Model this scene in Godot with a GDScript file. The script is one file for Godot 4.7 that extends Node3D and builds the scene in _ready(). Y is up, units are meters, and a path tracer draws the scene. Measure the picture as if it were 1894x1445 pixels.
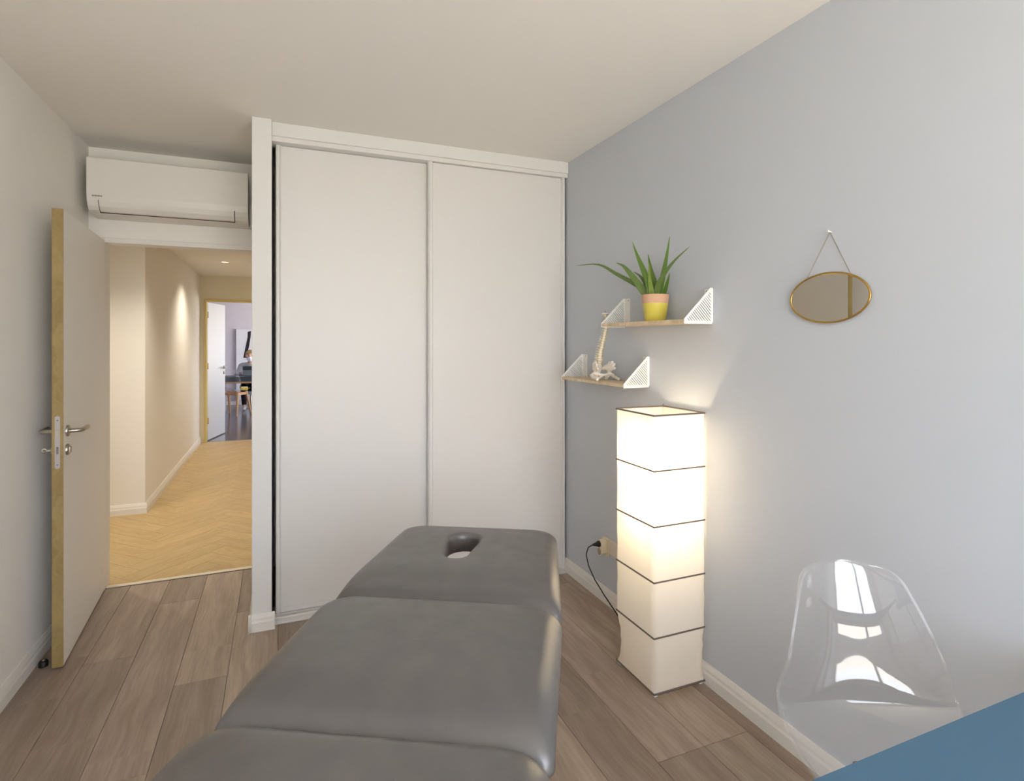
extends Node3D
# A consulting room with a treatment table, looking past a sliding wardrobe and an open door down a corridor.
# Room axes: x to the right wall, y up, -z towards the door wall. The camera stands at x = 0, z = 0.

const XL := -1.02      # left wall
const XR := 1.686      # right wall
const ZD := -3.95      # door wall
const ZB := 1.30       # window wall behind the camera
const CEIL := 2.585
const HALL_CEIL := 2.41
const HALL_L := -1.05
const HALL_R := 0.40
const HALL_END := -9.2
const FAR_END := -14.4

var taken := {}
var M := {}
var rng := RandomNumberGenerator.new()

# ---------------------------------------------------------------- small helpers
func numbered(n: String) -> String:
	if not taken.has(n):
		taken[n] = 0
		return n
	taken[n] += 1
	return "%s_%03d" % [n, taken[n]]

func meta(o: Node, label: String, category: String, group := "") -> void:
	o.set_meta("label", label)
	o.set_meta("category", category)
	if group:
		o.set_meta("group", group)

func thing(called: String, label: String, category: String, at := Vector3.ZERO, turn := 0.0, group := "") -> Node3D:
	var o := Node3D.new()
	o.name = numbered(called)
	add_child(o)
	o.position = at
	o.rotation.y = turn
	meta(o, label, category, group)
	return o

func new_st() -> SurfaceTool:
	var st := SurfaceTool.new()
	st.begin(Mesh.PRIMITIVE_TRIANGLES)
	st.set_smooth_group(-1)
	return st

func finish(st: SurfaceTool) -> ArrayMesh:
	st.generate_normals()
	return st.commit()

func put(mesh: Mesh, called: String, mat: Material, parent: Node = self) -> MeshInstance3D:
	var o := MeshInstance3D.new()
	o.name = numbered(called) if parent == self else called
	o.mesh = mesh
	o.material_override = mat
	parent.add_child(o, true)
	return o

func part(st: SurfaceTool, called: String, mat: Material, parent: Node = self) -> MeshInstance3D:
	return put(finish(st), called, mat, parent)

func struct(st: SurfaceTool, called: String, mat: Material, label := "") -> MeshInstance3D:
	var o := part(st, called, mat)
	o.set_meta("kind", "structure")
	if label:
		o.set_meta("label", label)
	return o

func face(st: SurfaceTool, pts: Array, outward: Vector3) -> void:
	var n: Vector3 = (pts[2] - pts[0]).cross(pts[1] - pts[0])
	var p := pts
	if n.dot(outward) < 0.0:
		p = pts.duplicate()
		p.reverse()
	for i in range(1, p.size() - 1):
		st.add_vertex(p[0])
		st.add_vertex(p[i])
		st.add_vertex(p[i + 1])

func box(st: SurfaceTool, c: Vector3, s: Vector3, bev := 0.0, b := Basis()) -> void:
	# a box with chamfered edges
	var h := s * 0.5
	st.set_smooth_group(-1)
	var at := func(sx, sy, sz, ax):   # the corner that belongs to the face across axis ax
		var e := Vector3(h.x - bev, h.y - bev, h.z - bev)
		e[ax] = h[ax]
		return c + b * Vector3(e.x * sx, e.y * sy, e.z * sz)
	for ax in 3:
		for s0 in [-1, 1]:
			var pts := []
			for k in [[-1, -1], [1, -1], [1, 1], [-1, 1]]:
				var g := [0, 0, 0]
				g[ax] = s0
				g[(ax + 1) % 3] = k[0]
				g[(ax + 2) % 3] = k[1]
				pts.append(at.call(g[0], g[1], g[2], ax))
			var out := Vector3.ZERO
			out[ax] = s0
			face(st, pts, b * out)
	if bev <= 0.0:
		return
	for ax in 3:
		var a1 := (ax + 1) % 3
		var a2 := (ax + 2) % 3
		for s1 in [-1, 1]:
			for s2 in [-1, 1]:
				var lo := [0, 0, 0]
				lo[a1] = s1
				lo[a2] = s2
				var hi := lo.duplicate()
				lo[ax] = -1
				hi[ax] = 1
				var out := Vector3.ZERO
				out[a1] = s1
				out[a2] = s2
				face(st, [at.call(lo[0], lo[1], lo[2], a1), at.call(hi[0], hi[1], hi[2], a1), at.call(hi[0], hi[1], hi[2], a2), at.call(lo[0], lo[1], lo[2], a2)], b * out)
	for sx in [-1, 1]:
		for sy in [-1, 1]:
			for sz in [-1, 1]:
				face(st, [at.call(sx, sy, sz, 0), at.call(sx, sy, sz, 1), at.call(sx, sy, sz, 2)], b * Vector3(sx, sy, sz))

func span(st: SurfaceTool, lo: Vector3, hi: Vector3, bev := 0.0) -> void:
	box(st, (lo + hi) * 0.5, hi - lo, bev)

func box_part(parent: Node, called: String, mat: Material, lo: Vector3, hi: Vector3, bev := 0.002) -> MeshInstance3D:
	var st := new_st()
	span(st, lo, hi, bev)
	return part(st, called, mat, parent)

func frame_of(dir: Vector3) -> Basis:
	var y := dir.normalized()
	var x := y.cross(Vector3.UP if absf(y.y) < 0.95 else Vector3.RIGHT).normalized()
	return Basis(x, y, x.cross(y))

func tube(st: SurfaceTool, pts: Array, radius, segs := 10, capped := true, flat := 1.0) -> void:
	# a round bar along points; radius a number or one for each point; flat squeezes one side
	st.set_smooth_group(0)
	var rings := []
	var right := Vector3.ZERO
	for i in pts.size():
		var d: Vector3 = (pts[mini(i + 1, pts.size() - 1)] - pts[maxi(i - 1, 0)]).normalized()
		if right == Vector3.ZERO:
			right = frame_of(d).x
		right = (right - d * right.dot(d)).normalized()
		var up := right.cross(d)
		var r: float = radius[i] if radius is Array else radius
		var ring := []
		for k in segs:
			var a := TAU * k / segs
			ring.append(pts[i] + (right * cos(a) + up * sin(a) * flat) * r)
		rings.append(ring)
	skin(st, rings, true)
	if capped:
		st.set_smooth_group(-1)
		face(st, rings[0], pts[0] - pts[1])
		face(st, rings[-1], pts[-1] - pts[-2])

func skin(st: SurfaceTool, rings: Array, closed: bool) -> void:
	# quads between rings of equal length, seen from the outside of a bar that runs along the rings
	for i in rings.size() - 1:
		var a: Array = rings[i]
		var b: Array = rings[i + 1]
		var n := a.size()
		for k in (n if closed else n - 1):
			var j := (k + 1) % n
			for p in [a[k], b[k], b[j], a[k], b[j], a[j]]:
				st.add_vertex(p)

func lathe(st: SurfaceTool, profile: Array, segs := 24, t := Transform3D()) -> void:
	# profile: Vector2(radius, height) from the bottom up, outside first
	st.set_smooth_group(0)
	var rings := []
	for p in profile:
		var ring := []
		for k in segs:
			var a := TAU * k / segs
			ring.append(t * Vector3(p.x * cos(a), p.y, -p.x * sin(a)))
		rings.append(ring)
	skin(st, rings, true)

func prism(st: SurfaceTool, poly: PackedVector2Array, t: Transform3D, depth: float) -> void:
	# poly lies in t's x and y, its thickness runs along t's z from 0 to depth
	st.set_smooth_group(-1)
	var idx := Geometry2D.triangulate_polygon(poly)
	var up := t.basis.z
	for i in range(0, idx.size(), 3):
		var a := []
		var b := []
		for k in 3:
			var p := poly[idx[i + k]]
			a.append(t * Vector3(p.x, p.y, 0))
			b.append(t * Vector3(p.x, p.y, depth))
		face(st, a, -up)
		face(st, b, up)
	var ccw := not Geometry2D.is_polygon_clockwise(poly)
	for i in poly.size():
		var p := poly[i]
		var q := poly[(i + 1) % poly.size()]
		var e := q - p
		var out := Vector2(e.y, -e.x) if ccw else Vector2(-e.y, e.x)
		face(st, [t * Vector3(p.x, p.y, 0), t * Vector3(q.x, q.y, 0), t * Vector3(q.x, q.y, depth), t * Vector3(p.x, p.y, depth)], t.basis * Vector3(out.x, out.y, 0))

func mat(color: Color, rough := 0.6, metal := 0.0) -> StandardMaterial3D:
	var m := StandardMaterial3D.new()
	m.albedo_color = color
	m.roughness = rough
	m.metallic = metal
	return m

func noise_tex(freq: float, size: int, lo: Color, hi: Color, kind := FastNoiseLite.TYPE_SIMPLEX_SMOOTH, octaves := 4, sd := 1) -> NoiseTexture2D:
	var n := FastNoiseLite.new()
	n.noise_type = kind
	n.frequency = freq
	n.fractal_octaves = octaves
	n.seed = sd
	var t := NoiseTexture2D.new()
	t.width = size
	t.height = size
	t.seamless = true
	t.noise = n
	var g := Gradient.new()
	g.set_color(0, lo)
	g.set_color(1, hi)
	t.color_ramp = g
	return t

func triplanar(m: StandardMaterial3D, scale: float, world := true) -> StandardMaterial3D:
	m.uv1_triplanar = true
	m.uv1_world_triplanar = world
	m.uv1_scale = Vector3.ONE * scale
	return m

func relief(m: StandardMaterial3D, tex: Texture2D, cm: float) -> StandardMaterial3D:
	m.heightmap_enabled = true
	m.heightmap_texture = tex
	m.heightmap_scale = cm
	return m

func wood_image(w: int, h: int, dark: Color, light: Color, sd: int, stretch: float, knots: float) -> ImageTexture:
	# grain that runs along the image's height
	var im := Image.create(w, h, false, Image.FORMAT_RGB8)
	var a := FastNoiseLite.new()
	a.seed = sd
	a.frequency = 1.0
	a.fractal_octaves = 3
	var b := FastNoiseLite.new()
	b.seed = sd + 7
	b.frequency = 1.0
	b.fractal_octaves = 2
	for y in h:
		for x in w:
			var u := float(x) / w
			var v := float(y) / h
			var warp := b.get_noise_2d(u * 5.0, v * 5.0 * stretch) * knots
			var broad := a.get_noise_2d(u * 9.0 + warp * 2.0, v * 2.2 * stretch)
			var fine := a.get_noise_2d(u * 60.0 + warp * 9.0, v * 6.0 * stretch + 40.0)
			var pores := a.get_noise_2d(u * 170.0 + 11.0, v * 16.0 * stretch + 80.0)
			var rings := sin((u * 16.0 + warp * 5.0) * TAU) * 0.05
			var t := clampf(0.5 + broad * 0.55 + fine * 0.33 + minf(0.0, pores + 0.15) * 0.5 + rings, 0.0, 1.0)
			im.set_pixel(x, y, dark.lerp(light, t))
	return ImageTexture.create_from_image(im)

# ---------------------------------------------------------------- the scene
func _ready() -> void:
	rng.seed = 4711
	camera_and_light()
	materials()
	room_shell()
	room_floor()
	corridor()
	far_room_shell()
	door_and_frame()
	wardrobe()
	treatment_table()
	floor_lamp()
	air_conditioner()
	desk()
	clear_chair(thing("clear_chair", "clear plastic shell chair with wooden legs tucked under the blue desk", "chair", Vector3(1.363, 0, -0.911), -0.49), 1.0)
	wall_shelves()
	aloe()
	spine_model()
	oval_mirror()
	sockets()
	far_room_things()
	person()

func camera_and_light() -> void:
	var cam := Camera3D.new()
	cam.name = "camera"
	cam.position = Vector3(0, 1.455, 0)
	cam.rotation.y = -atan2(431.0, 1039.0)
	cam.projection = Camera3D.PROJECTION_FRUSTUM
	cam.near = 0.05
	cam.far = 60.0
	cam.size = 0.05 * 1445.0 / 1039.0
	cam.frustum_offset = Vector2(0, -0.05 * (722.5 - 632.0) / 1039.0)
	add_child(cam)
	cam.current = true
	var e := Environment.new()
	e.background_mode = Environment.BG_SKY
	var sky := ProceduralSkyMaterial.new()   # a bright overcast day
	sky.sky_top_color = Color(0.88, 0.91, 0.97)
	sky.sky_horizon_color = Color(0.95, 0.97, 1.0)
	sky.sky_energy_multiplier = 1.0
	sky.ground_bottom_color = Color(0.93, 0.91, 0.87)
	sky.ground_horizon_color = Color(0.94, 0.93, 0.90)
	e.sky = Sky.new()
	e.sky.sky_material = sky
	e.background_energy_multiplier = 11.0
	e.tonemap_mode = Environment.TONE_MAPPER_LINEAR
	e.tonemap_exposure = 1.0
	e.sdfgi_enabled = true
	e.ssao_enabled = true
	e.ssil_enabled = true
	var w := WorldEnvironment.new()
	w.name = "environment"
	w.environment = e
	add_child(w)

func materials() -> void:
	var plaster := noise_tex(0.06, 512, Color(0.35, 0.35, 0.35), Color(0.65, 0.65, 0.65), FastNoiseLite.TYPE_SIMPLEX_SMOOTH, 4, 3)
	M.wall = relief(triplanar(mat(Color(0.93, 0.915, 0.89), 0.75), 1.6), plaster, 0.05)
	M.wall_blue = relief(triplanar(mat(Color(0.765, 0.783, 0.81), 0.7), 1.6), plaster, 0.06)
	M.ceiling = relief(triplanar(mat(Color(0.93, 0.915, 0.89), 0.85), 1.2), plaster, 0.03)
	M.wall_hall = relief(triplanar(mat(Color(0.92, 0.90, 0.87), 0.75), 1.6), plaster, 0.04)
	M.wall_far = relief(triplanar(mat(Color(0.84, 0.82, 0.85), 0.75), 1.6), plaster, 0.04)
	M.cheek = relief(triplanar(mat(Color(0.865, 0.86, 0.845), 0.7), 1.6), plaster, 0.04)
	M.trim = mat(Color(0.90, 0.885, 0.86), 0.4)
	M.slab = mat(Color(0.40, 0.36, 0.32), 0.9)
	M.joint = mat(Color(0.22, 0.19, 0.17), 0.9)
	M.plank_tex = wood_image(512, 1024, Color(0.54, 0.475, 0.42), Color(0.665, 0.60, 0.545), 21, 1.0, 0.10)
	M.planks = []
	for k in 5:
		var t := 0.93 + 0.04 * k
		var m := mat(Color(t, t * (0.985 + 0.008 * (k % 3)), t * (0.975 + 0.01 * (k % 2))), 0.42)
		m.albedo_texture = M.plank_tex
		M.planks.append(relief(m, M.plank_tex, 0.03))
	M.oak_tex = wood_image(256, 512, Color(0.71, 0.60, 0.42), Color(0.78, 0.68, 0.50), 5, 1.2, 0.4)
	M.oak = []
	for k in 4:
		var t := 0.98 + 0.012 * k
		var m := mat(Color(t, t * 0.995, t * (0.97 + 0.015 * (k % 3))), 0.5)
		m.albedo_texture = M.oak_tex
		M.oak.append(m)
	M.door = mat(Color(0.93, 0.915, 0.89), 0.5)
	M.panel = mat(Color(0.855, 0.845, 0.83), 0.42)
	M.profile = mat(Color(0.865, 0.855, 0.84), 0.4)
	M.raw_wood = mat(Color(0.68, 0.60, 0.41), 0.6)
	M.raw_wood.albedo_texture = wood_image(128, 512, Color(0.80, 0.76, 0.68), Color(0.95, 0.93, 0.88), 9, 1.0, 0.4)
	triplanar(M.raw_wood, 1.3)
	M.steel = mat(Color(0.72, 0.69, 0.64), 0.32, 1.0)
	M.dark = mat(Color(0.05, 0.05, 0.05), 0.5)
	M.black_steel = mat(Color(0.05, 0.05, 0.055), 0.4, 0.3)
	M.white_plastic = mat(Color(0.89, 0.875, 0.85), 0.35)
	M.white_metal = mat(Color(0.93, 0.925, 0.91), 0.4)
	M.cream = mat(Color(0.88, 0.85, 0.76), 0.4)

# ---------------------------------------------------------------- setting
func baseboard(called: String, a: Vector2, b: Vector2, inward: Vector2, m: Material = null) -> void:
	# a stepped skirting from a to b (x, z), its back on the wall
	var st := new_st()
	var d := b - a
	var long := d.length()
	var t := Transform3D(Basis(Vector3(inward.x, 0, inward.y), Vector3.UP, Vector3(d.x, 0, d.y).normalized()), Vector3(a.x, 0, a.y))
	prism(st, PackedVector2Array([Vector2(0, 0.0), Vector2(0.015, 0.0), Vector2(0.015, 0.045), Vector2(0.012, 0.055), Vector2(0.011, 0.066), Vector2(0.005, 0.086), Vector2(0, 0.086)]), t, long)
	struct(st, called, m if m else M.trim)

func room_shell() -> void:
	var st := new_st()
	span(st, Vector3(XR, -0.05, ZD), Vector3(XR + 0.15, CEIL, ZB))
	struct(st, "wall_right", M.wall_blue)
	st = new_st()
	span(st, Vector3(XL - 0.15, -0.05, ZD), Vector3(XL, CEIL, ZB))
	struct(st, "wall_left", M.wall)
	# door wall, round the opening
	st = new_st()
	span(st, Vector3(XL - 0.15, -0.05, ZD - 0.10), Vector3(-0.97, CEIL, ZD))
	span(st, Vector3(-0.97, 2.065, ZD - 0.10), Vector3(-0.11, CEIL, ZD))
	span(st, Vector3(-0.11, -0.05, ZD - 0.10), Vector3(XR + 0.15, CEIL, ZD))
	struct(st, "wall_door_side", M.wall)
	# window wall behind the camera
	var wx0 := -0.45
	var wx1 := 1.63
	var wy0 := 0.35
	var wy1 := 2.40
	st = new_st()
	span(st, Vector3(XL - 0.15, -0.05, ZB), Vector3(wx0, CEIL, ZB + 0.2))
	span(st, Vector3(wx1, -0.05, ZB), Vector3(XR + 0.15, CEIL, ZB + 0.2))
	span(st, Vector3(wx0, wy1, ZB), Vector3(wx1, CEIL, ZB + 0.2))
	span(st, Vector3(wx0, -0.05, ZB), Vector3(wx1, wy0, ZB + 0.2))
	struct(st, "wall_back", M.wall)
	window("window_1", Vector3(wx0, wy0, ZB + 0.10), Vector3(wx1 - wx0, wy1 - wy0, 0.0), false)
	st = new_st()
	span(st, Vector3(XL - 0.15, CEIL, ZD - 0.10), Vector3(XR + 0.15, CEIL + 0.12, ZB + 0.2))
	struct(st, "ceiling", M.ceiling)
	baseboard("baseboard_right", Vector2(XR, -3.17), Vector2(XR, ZB), Vector2(-1, 0))
	baseboard("baseboard_left", Vector2(XL, ZD), Vector2(XL, ZB), Vector2(1, 0))

func window(called: String, at: Vector3, size: Vector3, turned: bool) -> void:
	# a two-leaf window with a frame, a mullion and two panes; turned: it lies in the y-z plane
	var o := Node3D.new()
	o.name = called
	add_child(o)
	o.position = at
	if turned:
		o.rotation.y = -PI / 2
	o.set_meta("kind", "structure")
	var w := size.x
	var h := size.y
	var st := new_st()
	span(st, Vector3(0, 0, -0.03), Vector3(0.06, h, 0.03), 0.004)
	span(st, Vector3(w - 0.06, 0, -0.03), Vector3(w, h, 0.03), 0.004)
	span(st, Vector3(0.06, 0, -0.03), Vector3(w - 0.06, 0.06, 0.03), 0.004)
	span(st, Vector3(0.06, h - 0.06, -0.03), Vector3(w - 0.06, h, 0.03), 0.004)
	part(st, "window_frame", M.trim, o)
	box_part(o, "mullion", M.trim, Vector3(w / 2 - 0.05, 0.06, -0.035), Vector3(w / 2 + 0.05, h - 0.06, 0.035), 0.004)
	var glass := mat(Color(1, 1, 1, 0.03), 0.0)
	glass.transparency = BaseMaterial3D.TRANSPARENCY_ALPHA
	for k in 2:
		var x0: float = 0.06 if k == 0 else w / 2 + 0.05
		var x1: float = w / 2 - 0.05 if k == 0 else w - 0.06
		st = new_st()
		face(st, [Vector3(x0, 0.06, 0), Vector3(x1, 0.06, 0), Vector3(x1, h - 0.06, 0), Vector3(x0, h - 0.06, 0)], Vector3(0, 0, -1))
		part(st, "pane", glass, o)

func plank_mesh(w: float, l: float, thick: float, u0: float, v0: float, us: float, vs: float) -> ArrayMesh:
	# a board with a fine chamfer round its top, the grain along z
	var st := new_st()
	var c := 0.0012
	var top := []
	var rim := []
	var low := []
	for k in [[-1, -1], [1, -1], [1, 1], [-1, 1]]:
		top.append(Vector3(k[0] * (w / 2 - c), 0, k[1] * (l / 2 - c)))
		rim.append(Vector3(k[0] * w / 2, -c, k[1] * l / 2))
		low.append(Vector3(k[0] * w / 2, -thick, k[1] * l / 2))
	var add := func(pts, out):
		var n: Vector3 = (pts[2] - pts[0]).cross(pts[1] - pts[0])
		if n.dot(out) < 0:
			pts.reverse()
		for i in [0, 1, 2, 0, 2, 3]:
			st.set_uv(Vector2(u0 + (pts[i].x + w / 2) * us, v0 + (pts[i].z + l / 2) * vs))
			st.add_vertex(pts[i])
	add.call(top, Vector3.UP)
	for i in 4:
		var j := (i + 1) % 4
		var out: Vector3 = (low[i] + low[j]) * Vector3(1, 0, 1)
		add.call([top[i], top[j], rim[j], rim[i]], out + Vector3.UP * 0.1)
		add.call([rim[i], rim[j], low[j], low[i]], out)
	return finish(st)

func room_floor() -> void:
	var st := new_st()
	span(st, Vector3(XL - 0.15, -0.12, ZD - 0.10), Vector3(XR + 0.15, -0.010, ZB + 0.2))
	var floor_node := struct(st, "floor", M.joint)
	# boards 20 cm wide run along z; the joints that the picture shows fix where each row starts
	var w := 0.2025
	var long := 1.40
	var starts := {-4: -0.35, -3: -3.07, -2: -2.217, -1: -2.736, 0: -1.95, 1: -3.3, 2: -2.55, 3: -1.7, 4: -2.95, 5: -1.35, 6: -2.3, 7: -3.0, 8: -1.6, 9: -2.1}
	for row in range(-4, 10):
		var x0 := -0.41 + (row + 1) * w
		var x1 := x0 + w
		x0 = maxf(x0, XL - 0.01)
		x1 = minf(x1, XR + 0.01)
		if x1 - x0 < 0.01:
			continue
		var z: float = starts[row]
		while z > ZD + 0.02:
			z -= long
		while z < ZB:
			var a := maxf(z, ZD - 0.012)
			var b := minf(z + long, ZB)
			if b - a > 0.01:
				var mesh := plank_mesh(x1 - x0 - 0.0012, b - a - 0.0012, 0.010, rng.randf(), rng.randf(), 1.0 / 0.85, 1.0 / 1.9)
				var o := put(mesh, "plank", M.planks[rng.randi() % 5], floor_node)
				o.position = Vector3((x0 + x1) / 2, 0, (a + b) / 2)
			z += long

func corridor() -> void:
	var st := new_st()
	span(st, Vector3(-2.2, -0.12, HALL_END - 0.02), Vector3(HALL_R + 0.1, -0.010, ZD - 0.10))
	var floor_node := struct(st, "floor_corridor", M.slab)
	# oak herringbone, each block cut to the corridor's outline
	var outline := PackedVector2Array([Vector2(-2.1, ZD - 0.055), Vector2(HALL_R, ZD - 0.055), Vector2(HALL_R, HALL_END), Vector2(HALL_L, HALL_END), Vector2(HALL_L, -5.6), Vector2(-2.1, -5.6)])
	var bw := 0.13
	var bl := 0.65
	var q := Transform2D(PI / 4, Vector2(-0.35, -6.5))
	var made := 0
	for i in range(-30, 31):
		for j in range(-30, 31):
			var k := posmod(i - j, 10)
			if k != 0 and k != 5:
				continue
			var r: Rect2
			if k == 0:
				r = Rect2(i * bw, j * bw, bl, bw)
			else:
				r = Rect2(i * bw, j * bw - bl + bw, bw, bl)
			r = r.grow(-0.0008)
			var pts := PackedVector2Array()
			for c in [r.position, r.position + Vector2(r.size.x, 0), r.end, r.position + Vector2(0, r.size.y)]:
				pts.append(q * c)
			for piece in Geometry2D.intersect_polygons(pts, outline):
				if piece.size() < 3:
					continue
				var area := 0.0
				for n in piece.size():
					area += piece[n].cross(piece[(n + 1) % piece.size()]) * 0.5
				if absf(area) < 0.0006:
					continue
				made += 1
				var t := new_st()
				var u0 := rng.randf()
				var v0 := rng.randf()
				var idx := Geometry2D.triangulate_polygon(piece)
				var inv := q.affine_inverse()
				for n in range(0, idx.size(), 3):
					var tri := [idx[n], idx[n + 1], idx[n + 2]]
					var e: Vector2 = piece[tri[1]] - piece[tri[0]]
					if e.cross(piece[tri[2]] - piece[tri[0]]) < 0:
						tri.reverse()
					for id in tri:
						var l: Vector2 = inv * piece[id]
						var uv := Vector2(l.y, l.x) if k == 0 else l
						t.set_uv(Vector2(u0, v0) + uv * Vector2(2.2, 0.9))
						t.add_vertex(Vector3(piece[id].x, 0, piece[id].y))
				for n in piece.size():
					var a := piece[n]
					var b := piece[(n + 1) % piece.size()]
					var mid := (a + b) * 0.5 - q * r.get_center()
					t.set_uv(Vector2(u0, v0))
					face(t, [Vector3(a.x, 0, a.y), Vector3(b.x, 0, b.y), Vector3(b.x, -0.009, b.y), Vector3(a.x, -0.009, a.y)], Vector3(mid.x, 0, mid.y))
				part(t, "plank", M.oak[rng.randi() % 4], floor_node)
	# threshold strip under the room door
	st = new_st()
	prism(st, PackedVector2Array([Vector2(-0.018, -0.001), Vector2(0.018, -0.001), Vector2(0.016, 0.003), Vector2(0.008, 0.006), Vector2(-0.008, 0.006), Vector2(-0.016, 0.003)]), Transform3D(Basis(Vector3(0, 0, 1), Vector3.UP, Vector3(1, 0, 0)), Vector3(-0.94, 0, ZD - 0.04)), 0.83)
	struct(st, "trim_1", mat(Color(0.86, 0.80, 0.70), 0.4), "pale threshold strip between the grey boards and the oak floor")
	# walls
	st = new_st()
	span(st, Vector3(-2.2, -0.05, HALL_END), Vector3(HALL_L, HALL_CEIL + 0.1, -5.6))
	struct(st, "wall_corridor_left", M.wall_hall)
	st = new_st()
	span(st, Vector3(-2.3, -0.05, -5.6), Vector3(-2.1, HALL_CEIL + 0.1, ZD))
	span(st, Vector3(-2.3, -0.05, ZD - 0.10), Vector3(XL - 0.15, HALL_CEIL + 0.1, ZD))
	struct(st, "wall_corridor_niche", M.wall_hall)
	st = new_st()
	span(st, Vector3(HALL_R, -0.05, HALL_END), Vector3(HALL_R + 0.1, HALL_CEIL + 0.1, ZD - 0.10))
	struct(st, "wall_corridor_right", M.wall_hall)
	st = new_st()
	span(st, Vector3(-2.3, HALL_CEIL, HALL_END), Vector3(HALL_R + 0.1, HALL_CEIL + 0.1, ZD - 0.10))
	struct(st, "ceiling_corridor", M.wall_hall)
	st = new_st()
	span(st, Vector3(-2.2, -0.05, HALL_END - 0.10), Vector3(-1.0, HALL_CEIL + 0.1, HALL_END))
	span(st, Vector3(-1.0, 2.07, HALL_END - 0.10), Vector3(-0.14, HALL_CEIL + 0.1, HALL_END))
	span(st, Vector3(-0.14, -0.05, HALL_END - 0.10), Vector3(HALL_R + 0.1, HALL_CEIL + 0.1, HALL_END))
	struct(st, "wall_corridor_end", mat(Color(0.90, 0.87, 0.78), 0.7))
	baseboard("baseboard_corridor", Vector2(-2.1, -5.6), Vector2(HALL_L + 0.015, -5.6), Vector2(0, 1))
	baseboard("baseboard_corridor", Vector2(HALL_L, -5.6), Vector2(HALL_L, HALL_END), Vector2(1, 0))
	# recessed ceiling spots
	var spots := [Vector3(-0.60, HALL_CEIL, -7.56), Vector3(-0.45, HALL_CEIL, -5.2), Vector3(-1.5, HALL_CEIL, -4.8), Vector3(0.10, HALL_CEIL, -8.7)]
	var names := ["round recessed ceiling spot glowing above the corridor beyond the doorway", "recessed ceiling spot of the corridor nearest the treatment room door", "recessed ceiling spot over the corridor's side niche", "recessed ceiling spot of the corridor before the far door"]
	for i in spots.size():
		var t := thing("ceiling_spot_light", names[i], "ceiling light", spots[i], 0.0, "recessed corridor spots")
		st = new_st()
		lathe(st, [Vector2(0.036, -0.001), Vector2(0.046, -0.005), Vector2(0.050, -0.001), Vector2(0.050, 0.0)], 28)
		part(st, "bezel", M.white_metal, t)
		st = new_st()
		lathe(st, [Vector2(0.0, -0.0015), Vector2(0.036, -0.0015)], 28)
		var glow := mat(Color(1, 0.95, 0.85), 0.4)
		glow.emission_enabled = true
		glow.emission = Color(1.0, 0.88, 0.68)
		glow.emission_energy_multiplier = 5.0
		part(st, "lamp_lens", glow, t)
		var l := SpotLight3D.new()
		l.name = "spot_light"
		l.light_color = Color(1.0, 0.965, 0.89)
		l.light_energy = [2.3, 2.1, 1.7, 0.9][i]
		l.light_size = 0.03
		l.spot_range = 12.0
		l.spot_attenuation = 2.0
		l.spot_angle = 62.0
		l.spot_angle_attenuation = 1.0
		l.shadow_enabled = true
		l.rotation.x = -PI / 2
		l.position.y = -0.012
		t.add_child(l)

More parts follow.
